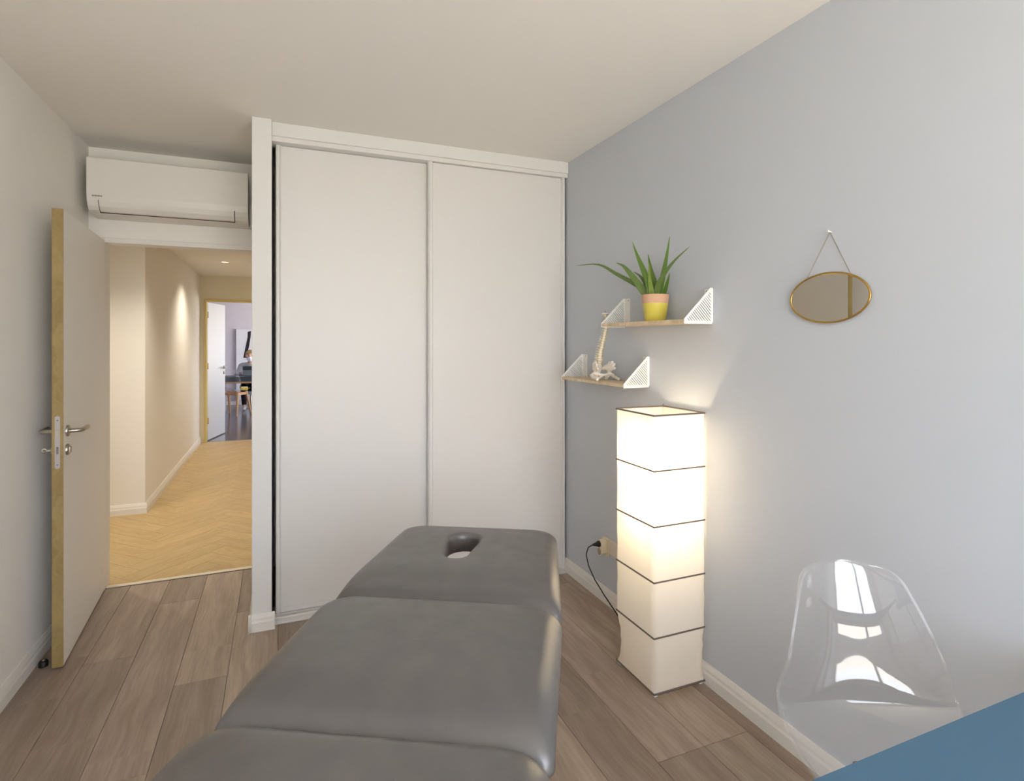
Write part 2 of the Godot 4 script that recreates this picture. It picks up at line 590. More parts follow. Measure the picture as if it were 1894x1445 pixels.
func far_room_shell() -> void:
	var x0 := -2.2
	var x1 := 1.8
	var z0 := FAR_END
	var z1 := HALL_END - 0.10
	var h := 2.5
	var st := new_st()
	span(st, Vector3(x0, -0.12, z0 - 0.1), Vector3(x1, -0.001, HALL_END - 0.02))
	struct(st, "floor_far_room", mat(Color(0.40, 0.39, 0.41), 0.16))
	st = new_st()
	span(st, Vector3(x0 - 0.1, -0.05, z0 - 0.1), Vector3(x1 + 0.1, h + 0.1, z0))
	struct(st, "wall_far_room_end", M.wall_far)
	st = new_st()
	span(st, Vector3(x0 - 0.1, -0.05, z0), Vector3(x0, h + 0.1, z1))
	struct(st, "wall_far_room_left", M.wall_far)
	st = new_st()
	var wz0 := -14.0
	var wz1 := -10.7
	span(st, Vector3(x1, -0.05, z0), Vector3(x1 + 0.1, h + 0.1, wz0))
	span(st, Vector3(x1, -0.05, wz1), Vector3(x1 + 0.1, h + 0.1, z1))
	span(st, Vector3(x1, -0.05, wz0), Vector3(x1 + 0.1, 0.7, wz1))
	span(st, Vector3(x1, 2.2, wz0), Vector3(x1 + 0.1, h + 0.1, wz1))
	struct(st, "wall_far_room_right", M.wall_far)
	window("window_2", Vector3(x1 + 0.05, 0.7, wz0), Vector3(wz1 - wz0, 1.5, 0), true)
	st = new_st()
	span(st, Vector3(x0 - 0.1, h, z0 - 0.1), Vector3(x1 + 0.1, h + 0.1, z1))
	struct(st, "ceiling_far_room", M.wall_far)
	st = new_st()   # the rest of the wall between the corridor and the far room
	span(st, Vector3(HALL_R + 0.1, -0.05, z1 - 0.0), Vector3(x1 + 0.1, h + 0.1, HALL_END))
	span(st, Vector3(-2.3, HALL_CEIL + 0.1, z1), Vector3(x1 + 0.1, h + 0.1, HALL_END))
	struct(st, "wall_far_room_front", M.wall_far)
	baseboard("baseboard_far_room", Vector2(x0, z0), Vector2(x1, z0), Vector2(0, 1))
	# its open door and frame
	var frame := mat(Color(0.86, 0.77, 0.50), 0.5)
	st = new_st()
	span(st, Vector3(-1.0, 0.0, HALL_END - 0.105), Vector3(-0.965, 2.07, HALL_END + 0.012), 0.002)
	span(st, Vector3(-0.175, 0.0, HALL_END - 0.105), Vector3(-0.14, 2.07, HALL_END + 0.012), 0.002)
	span(st, Vector3(-0.965, 2.035, HALL_END - 0.105), Vector3(-0.175, 2.07, HALL_END + 0.012), 0.002)
	struct(st, "trim_2", frame, "yellowish wooden frame of the far door")
	var d := Node3D.new()
	d.name = "door_2"
	add_child(d)
	d.position = Vector3(-0.962, 0, HALL_END - 0.095)
	d.rotation.y = -deg_to_rad(13.5)
	d.set_meta("kind", "structure")
	d.set_meta("label", "white far door standing open into the grey-floored room")
	box_part(d, "leaf", mat(Color(0.88, 0.88, 0.89), 0.45), Vector3(-0.04, 0.012, -0.73), Vector3(0, 2.03, 0), 0.002)
	for s in [0.25, 1.05, 1.8]:
		st = new_st()
		tube(st, [Vector3(0.006, s, 0.008), Vector3(0.006, s + 0.09, 0.008)], 0.008, 8)
		part(st, "hinge", mat(Color(0.80, 0.72, 0.45), 0.4, 0.5), d)
	st = new_st()
	tube(st, [Vector3(0, 1.05, -0.67), Vector3(0.045, 1.05, -0.67), Vector3(0.05, 1.05, -0.655), Vector3(0.05, 1.05, -0.55)], 0.010, 8)
	lathe(st, [Vector2(0, 0.010), Vector2(0.026, 0.010), Vector2(0.026, 0)], 16, Transform3D(Basis(Vector3(0, 0, 1), -PI / 2), Vector3(0, 1.05, -0.67)))
	part(st, "handle", M.steel, d)
	st = new_st()
	lathe(st, [Vector2(0, 0.012), Vector2(0.026, 0.010), Vector2(0.026, 0)], 16, Transform3D(Basis(Vector3(0, 0, 1), -PI / 2), Vector3(0, 0.965, -0.67)))
	part(st, "lock_rosette", M.steel, d)

func door_and_frame() -> void:
	# flush frame set in the opening
	var st := new_st()
	span(st, Vector3(-0.97, 0, ZD - 0.11), Vector3(-0.942, 2.065, ZD + 0.008), 0.002)
	span(st, Vector3(-0.14, 0, ZD - 0.11), Vector3(-0.11, 2.065, ZD + 0.008), 0.002)
	span(st, Vector3(-0.942, 2.035, ZD - 0.11), Vector3(-0.14, 2.065, ZD + 0.008), 0.002)
	struct(st, "trim_3", M.trim, "white frame of the treatment room doorway")
	var d := Node3D.new()
	d.name = "door_1"
	add_child(d)
	d.position = Vector3(-0.940, 0, ZD + 0.012)   # the hinge line
	d.rotation.y = atan2(0.054, 0.87)
	d.set_meta("kind", "structure")
	d.set_meta("label", "white door with a raw wood edge standing open against the wall")
	var l := 0.868
	box_part(d, "leaf", M.door, Vector3(-0.041, 0.010, 0.0), Vector3(0.0, 2.045, l - 0.006), 0.001)
	box_part(d, "wooden_edge", M.raw_wood, Vector3(-0.041, 0.010, l - 0.006), Vector3(0.0, 2.045, l), 0.001)
	# lock face plate with latch and bolt
	st = new_st()
	var plate := PackedVector2Array()
	for k in 13:
		plate.append(Vector2(cos(PI * k / 12) * 0.0095, 1.115 + sin(PI * k / 12) * 0.0095))
	for k in 13:
		plate.append(Vector2(-cos(PI * k / 12) * 0.0095, 0.90 - sin(PI * k / 12) * 0.0095))
	prism(st, plate, Transform3D(Basis(), Vector3(-0.0205, 0, l)), 0.0012)
	var pl := part(st, "lock_plate", mat(Color(0.70, 0.68, 0.68), 0.35, 0.8), d)
	st = new_st()
	box(st, Vector3(-0.0205, 1.048, l + 0.003), Vector3(0.011, 0.034, 0.006), 0.001)
	part(st, "latch", M.steel, pl)
	st = new_st()
	box(st, Vector3(-0.0205, 0.972, l + 0.001), Vector3(0.008, 0.032, 0.003), 0.001)
	part(st, "bolt", mat(Color(0.5, 0.47, 0.46), 0.4, 0.8), pl)
	for yy in [1.105, 0.908]:
		st = new_st()
		lathe(st, [Vector2(0.0, 0.0008), Vector2(0.003, 0.0008), Vector2(0.0035, 0.0)], 10, Transform3D(Basis(Vector3(1, 0, 0), PI / 2), Vector3(-0.0205, yy, l + 0.0012)))
		part(st, "screw", mat(Color(0.55, 0.52, 0.50), 0.4, 0.8), pl)
	for s in [1, -1]:
		var x: float = 0.0 if s == 1 else -0.041
		var turn := Basis(Vector3(0, 0, 1), -PI / 2 * s)
		st = new_st()
		lathe(st, [Vector2(0, 0.009), Vector2(0.024, 0.009), Vector2(0.026, 0.007), Vector2(0.026, 0)], 24, Transform3D(turn, Vector3(x, 1.05, l - 0.06)))
		var hd := part(st, "handle_rosette", M.steel, d)
		st = new_st()
		var pts := []
		var zz := l - 0.06
		for p in [[0.0, 0.0], [0.035, 0.0], [0.047, -0.004], [0.054, -0.013], [0.056, -0.028], [0.056, -0.075], [0.056, -0.112]]:
			pts.append(Vector3(x + s * p[0], 1.05, zz + p[1]))
		tube(st, pts, 0.0098, 12)
		part(st, "lever", M.steel, hd)
		st = new_st()
		lathe(st, [Vector2(0, 0.009), Vector2(0.024, 0.009), Vector2(0.026, 0.007), Vector2(0.026, 0)], 24, Transform3D(turn, Vector3(x, 0.965, l - 0.06)))
		box(st, Vector3(x + s * 0.012, 0.965, l - 0.06), Vector3(0.010, 0.030, 0.016), 0.003)
		part(st, "cylinder_rosette", M.steel, d)
	st = new_st()   # the key in the wall-side cylinder
	box(st, Vector3(-0.065, 0.965, l - 0.06), Vector3(0.02, 0.008, 0.002))
	lathe(st, [Vector2(0.011, -0.001), Vector2(0.011, 0.001), Vector2(0.005, 0.001), Vector2(0.005, -0.001), Vector2(0.011, -0.001)], 14, Transform3D(Basis(Vector3(1, 0, 0), PI / 2), Vector3(-0.082, 0.965, l - 0.06)))
	part(st, "key", M.steel, d)
	for yy in [0.25, 1.05, 1.80]:
		st = new_st()
		tube(st, [Vector3(-0.047, yy, 0.01), Vector3(-0.047, yy + 0.09, 0.01)], 0.006, 8)
		part(st, "hinge", M.steel, d)
	# stop on the floor behind the door
	var stop := thing("door_stop", "small dark door stop on the floor behind the open door", "door stop", Vector3(-0.975, 0, -3.13))
	st = new_st()
	lathe(st, [Vector2(0.018, 0.0), Vector2(0.018, 0.018), Vector2(0.014, 0.026), Vector2(0.0, 0.026)], 16)
	part(st, "rubber", M.dark, stop)
	st = new_st()
	lathe(st, [Vector2(0.0, 0.0262), Vector2(0.007, 0.0262), Vector2(0.005, 0.029), Vector2(0, 0.029)], 12)
	part(st, "cap", M.steel, stop)

func wardrobe() -> void:
	# the side cheek that carries the doors
	var st := new_st()
	span(st, Vector3(-0.126, 0.0, ZD), Vector3(-0.034, CEIL, -3.10), 0.002)
	struct(st, "wall_wardrobe_cheek", M.cheek)
	baseboard("baseboard_cheek", Vector2(-0.141, -3.10), Vector2(-0.019, -3.10), Vector2(0, 1))
	baseboard("baseboard_cheek", Vector2(-0.126, ZD), Vector2(-0.126, -3.085), Vector2(-1, 0))
	var w := thing("sliding_wardrobe", "tall white built-in wardrobe with two plain sliding doors, not quite shut", "wardrobe", Vector3(0, 0, 0))
	st = new_st()
	span(st, Vector3(-0.034, 2.515, -3.16), Vector3(XR, CEIL, -3.135), 0.002)
	part(st, "header", M.cheek, w)
	st = new_st()
	span(st, Vector3(-0.034, 2.49, -3.26), Vector3(XR, 2.515, -3.145), 0.001)
	part(st, "top_track", M.profile, w)
	st = new_st()
	span(st, Vector3(-0.034, 0.0, -3.26), Vector3(XR, 0.012, -3.125), 0.002)
	span(st, Vector3(-0.034, 0.012, -3.172), Vector3(XR, 0.020, -3.168))
	span(st, Vector3(-0.034, 0.012, -3.212), Vector3(XR, 0.020, -3.208))
	part(st, "floor_track", M.profile, w)
	# doors: the left one runs behind the right one
	for k in 2:
		var x0: float = [-0.016, 0.792][k]
		var x1: float = [0.842, XR - 0.012][k]
		var zc: float = [-3.212, -3.172][k]
		var dn := box_part(w, "door", M.panel, Vector3(x0 + 0.02, 0.030, zc - 0.005), Vector3(x1 - 0.02, 2.488, zc + 0.005), 0.0)
		for e in [x0, x1 - 0.026]:
			st = new_st()
			var c: float = e
			prism(st, PackedVector2Array([Vector2(0, -0.016), Vector2(0.026, -0.016), Vector2(0.026, 0.010), Vector2(0.022, 0.016), Vector2(0.016, 0.012), Vector2(0.010, 0.012), Vector2(0.004, 0.016), Vector2(0, 0.010)]), Transform3D(Basis(Vector3(1, 0, 0), Vector3(0, 0, 1), Vector3(0, -1, 0)), Vector3(c, 2.50, zc)), 2.478)
			part(st, "edge_profile", M.profile, dn)
		st = new_st()
		span(st, Vector3(x0 + 0.026, 0.024, zc - 0.008), Vector3(x1 - 0.026, 0.05, zc + 0.008), 0.001)
		part(st, "bottom_rail", M.panel, dn)
	# interior carcass
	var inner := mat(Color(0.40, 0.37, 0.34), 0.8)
	st = new_st()
	span(st, Vector3(0.0, 1.700, ZD + 0.01), Vector3(XR, 1.722, -3.27), 0.001)
	part(st, "shelf", M.white_plastic, w)
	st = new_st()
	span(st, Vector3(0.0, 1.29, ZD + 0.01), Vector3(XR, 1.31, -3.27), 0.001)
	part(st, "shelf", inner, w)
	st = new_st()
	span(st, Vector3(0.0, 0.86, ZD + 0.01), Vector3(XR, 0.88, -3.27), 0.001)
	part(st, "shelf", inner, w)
	# what shows through the gap
	var goods := [
		["folded_blanket", "crumpled white blanket behind the narrow gap of the wardrobe", "blanket", Vector3(0.02, 1.31, -3.62), Vector3(0.42, 0.19, 0.30), Color(0.80, 0.79, 0.77), 3],
		["storage_box", "dark red box low behind the wardrobe gap", "box", Vector3(0.02, 0.88, -3.62), Vector3(0.35, 0.16, 0.30), Color(0.42, 0.10, 0.14), 0],
		["storage_box", "dark blue box lowest behind the wardrobe gap", "box", Vector3(0.02, 0.0, -3.62), Vector3(0.35, 0.72, 0.30), Color(0.10, 0.13, 0.30), 0],
	]
	for g in goods:
		var t := thing(g[0], g[1], g[2], g[3] + Vector3(g[4].x / 2, 0, g[4].z / 2))
		var m := mat(g[5], 0.8)
		if g[6]:
			for k in g[6]:
				st = new_st()
				box(st, Vector3(0.01 * (k % 2), g[4].y * (k + 0.5) / g[6], 0.01 * (k - 1)), Vector3(g[4].x * (0.94 - 0.03 * k), g[4].y / g[6], g[4].z - 0.03), 0.02)
				part(st, "fold", m, t)
		else:
			st = new_st()
			box(st, Vector3(0, g[4].y * 0.44, 0), Vector3(g[4].x, g[4].y * 0.88, g[4].z), 0.004)
			part(st, "body", m, t)
			st = new_st()
			box(st, Vector3(0, g[4].y * 0.94, 0), Vector3(g[4].x + 0.01, g[4].y * 0.12, g[4].z + 0.01), 0.004)
			part(st, "lid", m, t)

# ---------------------------------------------------------------- treatment table
func pillow(a: float, b: float, taper: float, rc_far: float, rc_near: float, top: float, thick: float, roll: float, hole) -> SurfaceTool:
	# a padded section in its own axes: x across, z along (far end at -z); a, b half sizes
	var st := new_st()
	st.set_smooth_group(0)
	var outline := []     # counted round from +x, counter-clockwise seen from above
	var corner := func(cx, cz, r, a0):
		for k in 9:
			var t: float = a0 + PI / 2 * k / 8
			outline.append(Vector2(cx + r * cos(t), cz - r * sin(t)))
	var side := func(p, q, n):
		for k in range(1, n):
			outline.append(p.lerp(q, float(k) / n))
	var fx := a - taper
	corner.call(fx - rc_far, -b + rc_far, rc_far, 0.0)
	side.call(Vector2(fx - rc_far, -b), Vector2(-fx + rc_far, -b), 14)
	corner.call(-fx + rc_far, -b + rc_far, rc_far, PI / 2)
	side.call(Vector2(-fx, -b + rc_far), Vector2(-a, b - rc_near), 12)
	corner.call(-a + rc_near, b - rc_near, rc_near, PI)
	side.call(Vector2(-a + rc_near, b), Vector2(a - rc_near, b), 14)
	corner.call(a - rc_near, b - rc_near, rc_near, PI * 1.5)
	side.call(Vector2(a, b - rc_near), Vector2(fx, -b + rc_far), 12)
	var n := outline.size()
	var droop := func(z: float):     # the near end sinks towards the hinge
		var e := clampf((z - (b - 0.17)) / 0.17, 0.0, 1.0)
		return 0.026 * e * e
	var ring := func(d: float, y: float, crown: float):
		var r := []
		for p in outline:
			var q := Vector2(p.x * (1.0 - d / a), p.y * (1.0 - d / b))
			var bulge := crown * (1.0 - pow(absf(q.x) / a, 3.0)) * (1.0 - pow(absf(q.y) / b, 3.0))
			r.append(Vector3(q.x, y + bulge - droop.call(q.y), q.y))
		return r
	var crown := 0.012
	var rings := []
	rings.append(ring.call(0.012, top - thick, 0.0))
	rings.append(ring.call(0.0, top - thick + 0.010, 0.0))
	for k in 11:
		var t := PI / 2 * k / 10
		rings.append(ring.call(roll * 1.25 * (1.0 - cos(t)), top - roll + roll * sin(t), crown * sin(t)))
	var start: float = roll * 1.25
	if hole == null:
		for k in range(1, 9):
			rings.append(ring.call(start + (minf(a, b) - start) * 0.98 * k / 8.0, top, crown))
	else:
		# blend from the outline to the hole's outline, both walked by angle round the hole's centre
		var hc: Vector2 = hole.c
		var last: Array = rings[-1]
		var rim := []
		for p in last:
			var ang: float = atan2(p.z - hc.y, p.x - hc.x)
			rim.append(Vector3(0, ang, 0))
		var hole_at := func(ang: float, grow: float):
			# a rounded triangle, wide at the far side
			var best := 0.0
			var dir := Vector2(cos(ang), sin(ang))
			var lo := 0.0
			var hi := 0.4
			for it in 24:
				best = (lo + hi) / 2
				var p := dir * best
				var f: float = hole.f.call(p)
				if f < grow:
					lo = best
				else:
					hi = best
			return hc + dir * best
		for k in range(1, 8):
			var r := []
			for i in n:
				var h: Vector2 = hole_at.call(rim[i].y, 0.022)
				var p: Vector3 = last[i]
				var t := float(k) / 7
				var q := Vector2(p.x, p.z).lerp(h, t)
				var bulge := crown * (1.0 - pow(absf(q.x) / a, 3.0)) * (1.0 - pow(absf(q.y) / b, 3.0))
				r.append(Vector3(q.x, lerpf(p.y, top + bulge - droop.call(q.y), minf(1.0, t * 2.0)), q.y))
			rings.append(r)
		for k in range(1, 7):
			var t := PI / 2 * k / 6
			var r := []
			for i in n:
				var h: Vector2 = hole_at.call(rim[i].y, 0.022 * (1.0 - sin(t)))
				r.append(Vector3(h.x, top + crown * 0.9 - 0.022 * (1.0 - cos(t)), h.y))
			rings.append(r)
		var r2 := []
		for i in n:
			var h: Vector2 = hole_at.call(rim[i].y, 0.008)
			r2.append(Vector3(h.x, top - thick, h.y))
		rings.append(r2)
		rings.append(rings[0])
	skin(st, rings, true)
	st.set_smooth_group(-1)
	if hole == null:
		face(st, rings[-1], Vector3.UP)
		face(st, rings[0], Vector3.DOWN)
	return st

func treatment_table() -> void:
	var leather := mat(Color(0.38, 0.37, 0.368), 0.40)
	leather.metallic_specular = 0.72
	leather.albedo_texture = noise_tex(0.018, 512, Color(0.90, 0.90, 0.905), Color(1.0, 0.99, 0.97), FastNoiseLite.TYPE_SIMPLEX_SMOOTH, 5, 12)
	triplanar(leather, 1.1, false)
	relief(leather, noise_tex(0.12, 512, Color(0.3, 0.3, 0.3), Color(0.7, 0.7, 0.7), FastNoiseLite.TYPE_CELLULAR, 3, 8), 0.05)
	leather.roughness_texture = noise_tex(0.02, 512, Color(0.75, 0.75, 0.75), Color(1, 1, 1), FastNoiseLite.TYPE_SIMPLEX_SMOOTH, 4, 31)
	var top := 0.708
	var turn := -deg_to_rad(29.3)
	# table axes: -z runs to the head end; the origin lies on the floor under the middle of the mid section
	var t := thing("treatment_table", "padded dark grey treatment table in three sections with a face hole", "massage table", Vector3(0.309, 0, -1.361), turn)
	var half := 0.352
	var thick := 0.062
	var hole := {"c": Vector2(-0.028, -0.065), "f": func(p: Vector2):
		# a rounded drop, wide towards the far end
		var h := clampf((p.y + 0.062) / 0.140, 0.0, 1.0)
		return p.distance_to(Vector2(0, -0.062 + 0.140 * h)) - lerpf(0.056, 0.036, h)}
	var parts := [["head_section", pillow(half - 0.005, 0.317, 0.034, 0.075, 0.022, top, thick, 0.040, hole), -0.600], ["middle_section", pillow(half, 0.281, 0.0, 0.085, 0.022, top, thick, 0.045, null), 0.0], ["foot_section", pillow(half + 0.002, 0.300, 0.0, 0.085, 0.06, top, thick, 0.045, null), 0.583]]
	for p in parts:
		var o := part(p[1], p[0], leather, t)
		o.position = Vector3(0, 0, p[2])
		if p[0] == "head_section":
			o.set_meta("label", "head section with a three-cornered face hole")
	# wooden rails, folding legs and braces below
	var st: SurfaceTool
	for z in [-0.600, 0.0, 0.583]:
		for s in [-1, 1]:
			st = new_st()
			box(st, Vector3(s * 0.30, top - thick - 0.022, z), Vector3(0.022, 0.044, 0.54), 0.003)
			part(st, "rail", M.black_steel, t)
	for z in [-0.50, 0.55]:
		for s in [-1, 1]:
			st = new_st()
			tube(st, [Vector3(s * 0.27, top - thick - 0.04, z), Vector3(s * 0.29, 0.02, z - 0.06 * signf(-z))], 0.014, 10)
			part(st, "leg", M.black_steel, t)
			st = new_st()
			lathe(st, [Vector2(0.018, 0.0), Vector2(0.020, 0.012), Vector2(0.016, 0.03), Vector2(0.0, 0.03)], 12, Transform3D(Basis(), Vector3(s * 0.291, 0, z - 0.06 * signf(-z))))
			part(st, "rubber_foot", M.dark, t)
		st = new_st()
		tube(st, [Vector3(-0.28, 0.30, z), Vector3(0.28, 0.30, z)], 0.010, 8)
		part(st, "cross_bar", M.black_steel, t)
	for s in [-0.03]:
		st = new_st()
		tube(st, [Vector3(s, 0.30, -0.50), Vector3(s + 0.02, top - thick - 0.012, -0.86)], 0.006, 8)
		part(st, "brace", M.black_steel, t)
	st = new_st()
	box(st, Vector3(0, top - thick - 0.012, -0.868), Vector3(0.60, 0.022, 0.02), 0.003)
	part(st, "rail", M.black_steel, t)

# ---------------------------------------------------------------- floor lamp
func floor_lamp() -> void:
	var c := Vector3(1.54, 0, -2.028)
	var t := thing("floor_lamp", "tall square white paper floor lamp glowing beside the right wall", "floor lamp", c)
	var hx := 0.128
	var hz := 0.136
	var levels := []
	for k in 6:
		levels.append(0.016 + 0.2272 * k)
	var paper := mat(Color(0.96, 0.95, 0.925), 0.85)
	paper.backlight_enabled = true
	paper.backlight = Color(1.0, 0.985, 0.955)
	var wire := mat(Color(0.42, 0.38, 0.35), 0.5)
	var n := FastNoiseLite.new()
	n.seed = 5
	n.frequency = 1.0
	for lv in 5:
		var st := new_st()
		st.set_smooth_group(0)
		var rings := []
		for j in 13:
			var v := j / 12.0
			var y: float = lerpf(levels[lv], levels[lv + 1], v)
			var ring := []
			for s in 4:
				for k in 10:
					var u := k / 10.0
					var p: Vector2 = [Vector2(hx, hz), Vector2(hx, -hz), Vector2(-hx, -hz), Vector2(-hx, hz)][s].lerp([Vector2(hx, -hz), Vector2(-hx, -hz), Vector2(-hx, hz), Vector2(hx, hz)][s], u)
					# the paper is slack between the wires; the lowest tier is dented at two corners
					var slack := sin(PI * v) * (0.0012 + 0.004 * sin(PI * u) + 0.003 * n.get_noise_2d(s * 3.1 + u * 2.0, lv * 4.0 + v))
					if lv == 0:
						var cu := minf(u, 1.0 - u)
						slack += sin(PI * pow(v, 0.6)) * (0.011 if (s == 1 and u > 0.5) or (s == 2 and u < 0.5) else 0.005) * exp(-cu * cu * 40.0)
						slack += 0.004 * sin(PI * v) * n.get_noise_2d(s * 9.0 + u * 5.0, v * 3.0)
					var sc := Vector2(1.0 - slack / hx, 1.0 - slack / hz)
					ring.append(Vector3(p.x * sc.x, y, p.y * sc.y))
			rings.append(ring)
		rings.reverse()
		skin(st, rings, true)
		part(st, "lamp_shade", paper, t)
	for lv in 6:
		var st := new_st()
		var y: float = levels[lv]
		var e := 0.0022
		var r := 0.0038 if lv in [0, 5] else 0.0034
		for q in [[Vector3(-hx - e, y, -hz - e), Vector3(hx + e, y, -hz - e)], [Vector3(hx + e, y, -hz - e), Vector3(hx + e, y, hz + e)], [Vector3(hx + e, y, hz + e), Vector3(-hx - e, y, hz + e)], [Vector3(-hx - e, y, hz + e), Vector3(-hx - e, y, -hz - e)]]:
			tube(st, q, r, 8)
		part(st, "wire_frame", wire, t)
	var st: SurfaceTool
	for sx in [-1, 1]:
		for sz in [-1, 1]:
			st = new_st()
			box(st, Vector3(sx * (hx - 0.012), 0.007, sz * (hz - 0.012)), Vector3(0.018, 0.014, 0.018), 0.002)
			part(st, "foot", M.white_metal, t)
	st = new_st()
	box(st, Vector3(0, 0.012, 0), Vector3(hx * 2 - 0.02, 0.008, hz * 2 - 0.02), 0.002)
	part(st, "base", mat(Color(0.80, 0.68, 0.45), 0.5), t)
	st = new_st()
	tube(st, [Vector3(0, 0.016, 0), Vector3(0, 1.02, 0)], 0.006, 8)
	part(st, "pole", M.white_metal, t)
	st = new_st()
	for q in [[Vector3(-hx, levels[5], -hz), Vector3(0, 1.02, 0)], [Vector3(hx, levels[5], -hz), Vector3(0, 1.02, 0)], [Vector3(-hx, levels[5], hz), Vector3(0, 1.02, 0)], [Vector3(hx, levels[5], hz), Vector3(0, 1.02, 0)]]:
		tube(st, [q[0], q[1]], 0.0014, 6)
	part(st, "spokes", M.white_metal, t)
	st = new_st()
	tube(st, [Vector3(hx - 0.01, levels[5] - 0.003, -hz + 0.01), Vector3(hx - 0.01, levels[5] + 0.012, -hz + 0.01)], 0.0028, 8)
	part(st, "frame_tip", wire, t)
	for b in [[0.975, 0.092], [0.72, 0.042]]:
		st = new_st()
		lathe(st, [Vector2(0.0, -0.03), Vector2(0.018, -0.024), Vector2(0.028, -0.008), Vector2(0.029, 0.006), Vector2(0.022, 0.022), Vector2(0.012, 0.034), Vector2(0.011, 0.05), Vector2(0.0, 0.05)], 16, Transform3D(Basis(), Vector3(-0.025, b[0], 0.02)))
		var glow := mat(Color(1, 0.95, 0.85), 0.4)
		glow.emission_enabled = true
		glow.emission = Color(1.0, 0.86, 0.62)
		glow.emission_energy_multiplier = 4.0
		part(st, "bulb", glow, t)
		st = new_st()
		tube(st, [Vector3(-0.025, b[0] + 0.05, 0.02), Vector3(-0.025, b[0] + 0.085, 0.02), Vector3(0, b[0] + 0.09, 0)], 0.014, 10)
		part(st, "socket", M.white_plastic, t)
		var l := OmniLight3D.new()
		l.name = "bulb_light"
		l.light_color = Color(1.0, 0.90, 0.74)
		l.light_energy = b[1]
		l.light_size = 0.026
		l.omni_range = 9.0
		l.omni_attenuation = 2.0
		l.shadow_enabled = true
		l.position = Vector3(-0.025, b[0], 0.02)
		t.add_child(l)

func air_conditioner() -> void:
	var x0 := -0.974
	var x1 := -0.173
	var top := 2.470
	var t := thing("air_conditioner", "white wall-mounted air conditioner above the doorway", "air conditioner", Vector3((x0 + x1) / 2, 2.17, ZD))
	var w := x1 - x0
	# profile in (out from the wall, up)
	var prof := PackedVector2Array([Vector2(0.0, 0.0), Vector2(0.120, 0.0), Vector2(0.150, 0.004), Vector2(0.176, 0.016), Vector2(0.197, 0.036), Vector2(0.211, 0.062), Vector2(0.219, 0.095), Vector2(0.220, 0.296), Vector2(0.216, 0.300), Vector2(0.0, 0.300)])
	var st := new_st()
	prism(st, prof, Transform3D(Basis(Vector3(0, 0, 1), Vector3.UP, Vector3(-1, 0, 0)), Vector3(w / 2, 0, 0)), w)
	part(st, "body", M.white_plastic, t)
	# the shut louver: a separate blade proud of the rounded lower front, with a dark slit round it
	st = new_st()
	var blade := PackedVector2Array([Vector2(0.150, 0.0035), Vector2(0.177, 0.015), Vector2(0.1985, 0.0355), Vector2(0.2125, 0.0615), Vector2(0.2145, 0.0615), Vector2(0.2005, 0.034), Vector2(0.178, 0.013), Vector2(0.150, 0.0010)])
	prism(st, blade, Transform3D(Basis(Vector3(0, 0, 1), Vector3.UP, Vector3(-1, 0, 0)), Vector3(w / 2 - 0.075, 0, 0)), w - 0.13)
	part(st, "louver", M.white_plastic, t)
	st = new_st()
	for x in [-w / 2 + 0.053, w / 2 - 0.073]:
		tube(st, [Vector3(x, 0.066, 0.2135), Vector3(x, 0.036, 0.1985), Vector3(x, 0.0065, 0.168)], 0.0018, 6)
	tube(st, [Vector3(-w / 2 + 0.053, 0.0065, 0.168), Vector3(w / 2 - 0.073, 0.0065, 0.168)], 0.0022, 6)
	part(st, "slit", M.dark, t)
	st = new_st()   # the maker's mark, too small to read
	for k in 7:
		box(st, Vector3(-w / 2 + 0.028 + k * 0.0068, 0.088, 0.2192), Vector3(0.0045, 0.006 if k % 2 else 0.0075, 0.0012))
	part(st, "logo", mat(Color(0.45, 0.43, 0.40), 0.5), t)
	var tr := thing("pipe_trunking", "white pipe cover box between the air conditioner and the wardrobe", "pipe cover", Vector3(-0.150, 2.17, ZD))
	st = new_st()
	box(st, Vector3(0, 0.075, 0.04), Vector3(0.042, 0.15, 0.08), 0.003)
	part(st, "cover", M.white_plastic, tr)
	st = new_st()
	box(st, Vector3(0, 0.075, 0.0815), Vector3(0.030, 0.145, 0.003), 0.001)
	part(st, "lid", M.white_plastic, tr)

# ---------------------------------------------------------------- desk and chair
func desk() -> void:
	var t := thing("blue_desk", "desk with a plain petrol blue top in the lower corner by the chair", "desk", Vector3(1.10, 0, -0.33))
	var st := new_st()
	span(st, Vector3(-0.56, 0.718, -0.33), Vector3(0.57, 0.740, 0.33), 0.002)
	part(st, "desktop", mat(Color(0.26, 0.40, 0.495), 0.5), t)
	var legm := mat(Color(0.70, 0.56, 0.40), 0.5)
	for sx in [-0.50, 0.51]:
		for sz in [-0.02, 0.28]:
			st = new_st()
			tube(st, [Vector3(sx, 0.72, sz), Vector3(sx, 0.0, sz + 0.01)], [0.022, 0.014], 12)
			part(st, "leg", legm, t)
	st = new_st()
	span(st, Vector3(-0.48, 0.66, 0.26), Vector3(0.49, 0.718, 0.28), 0.002)
	part(st, "apron", legm, t)

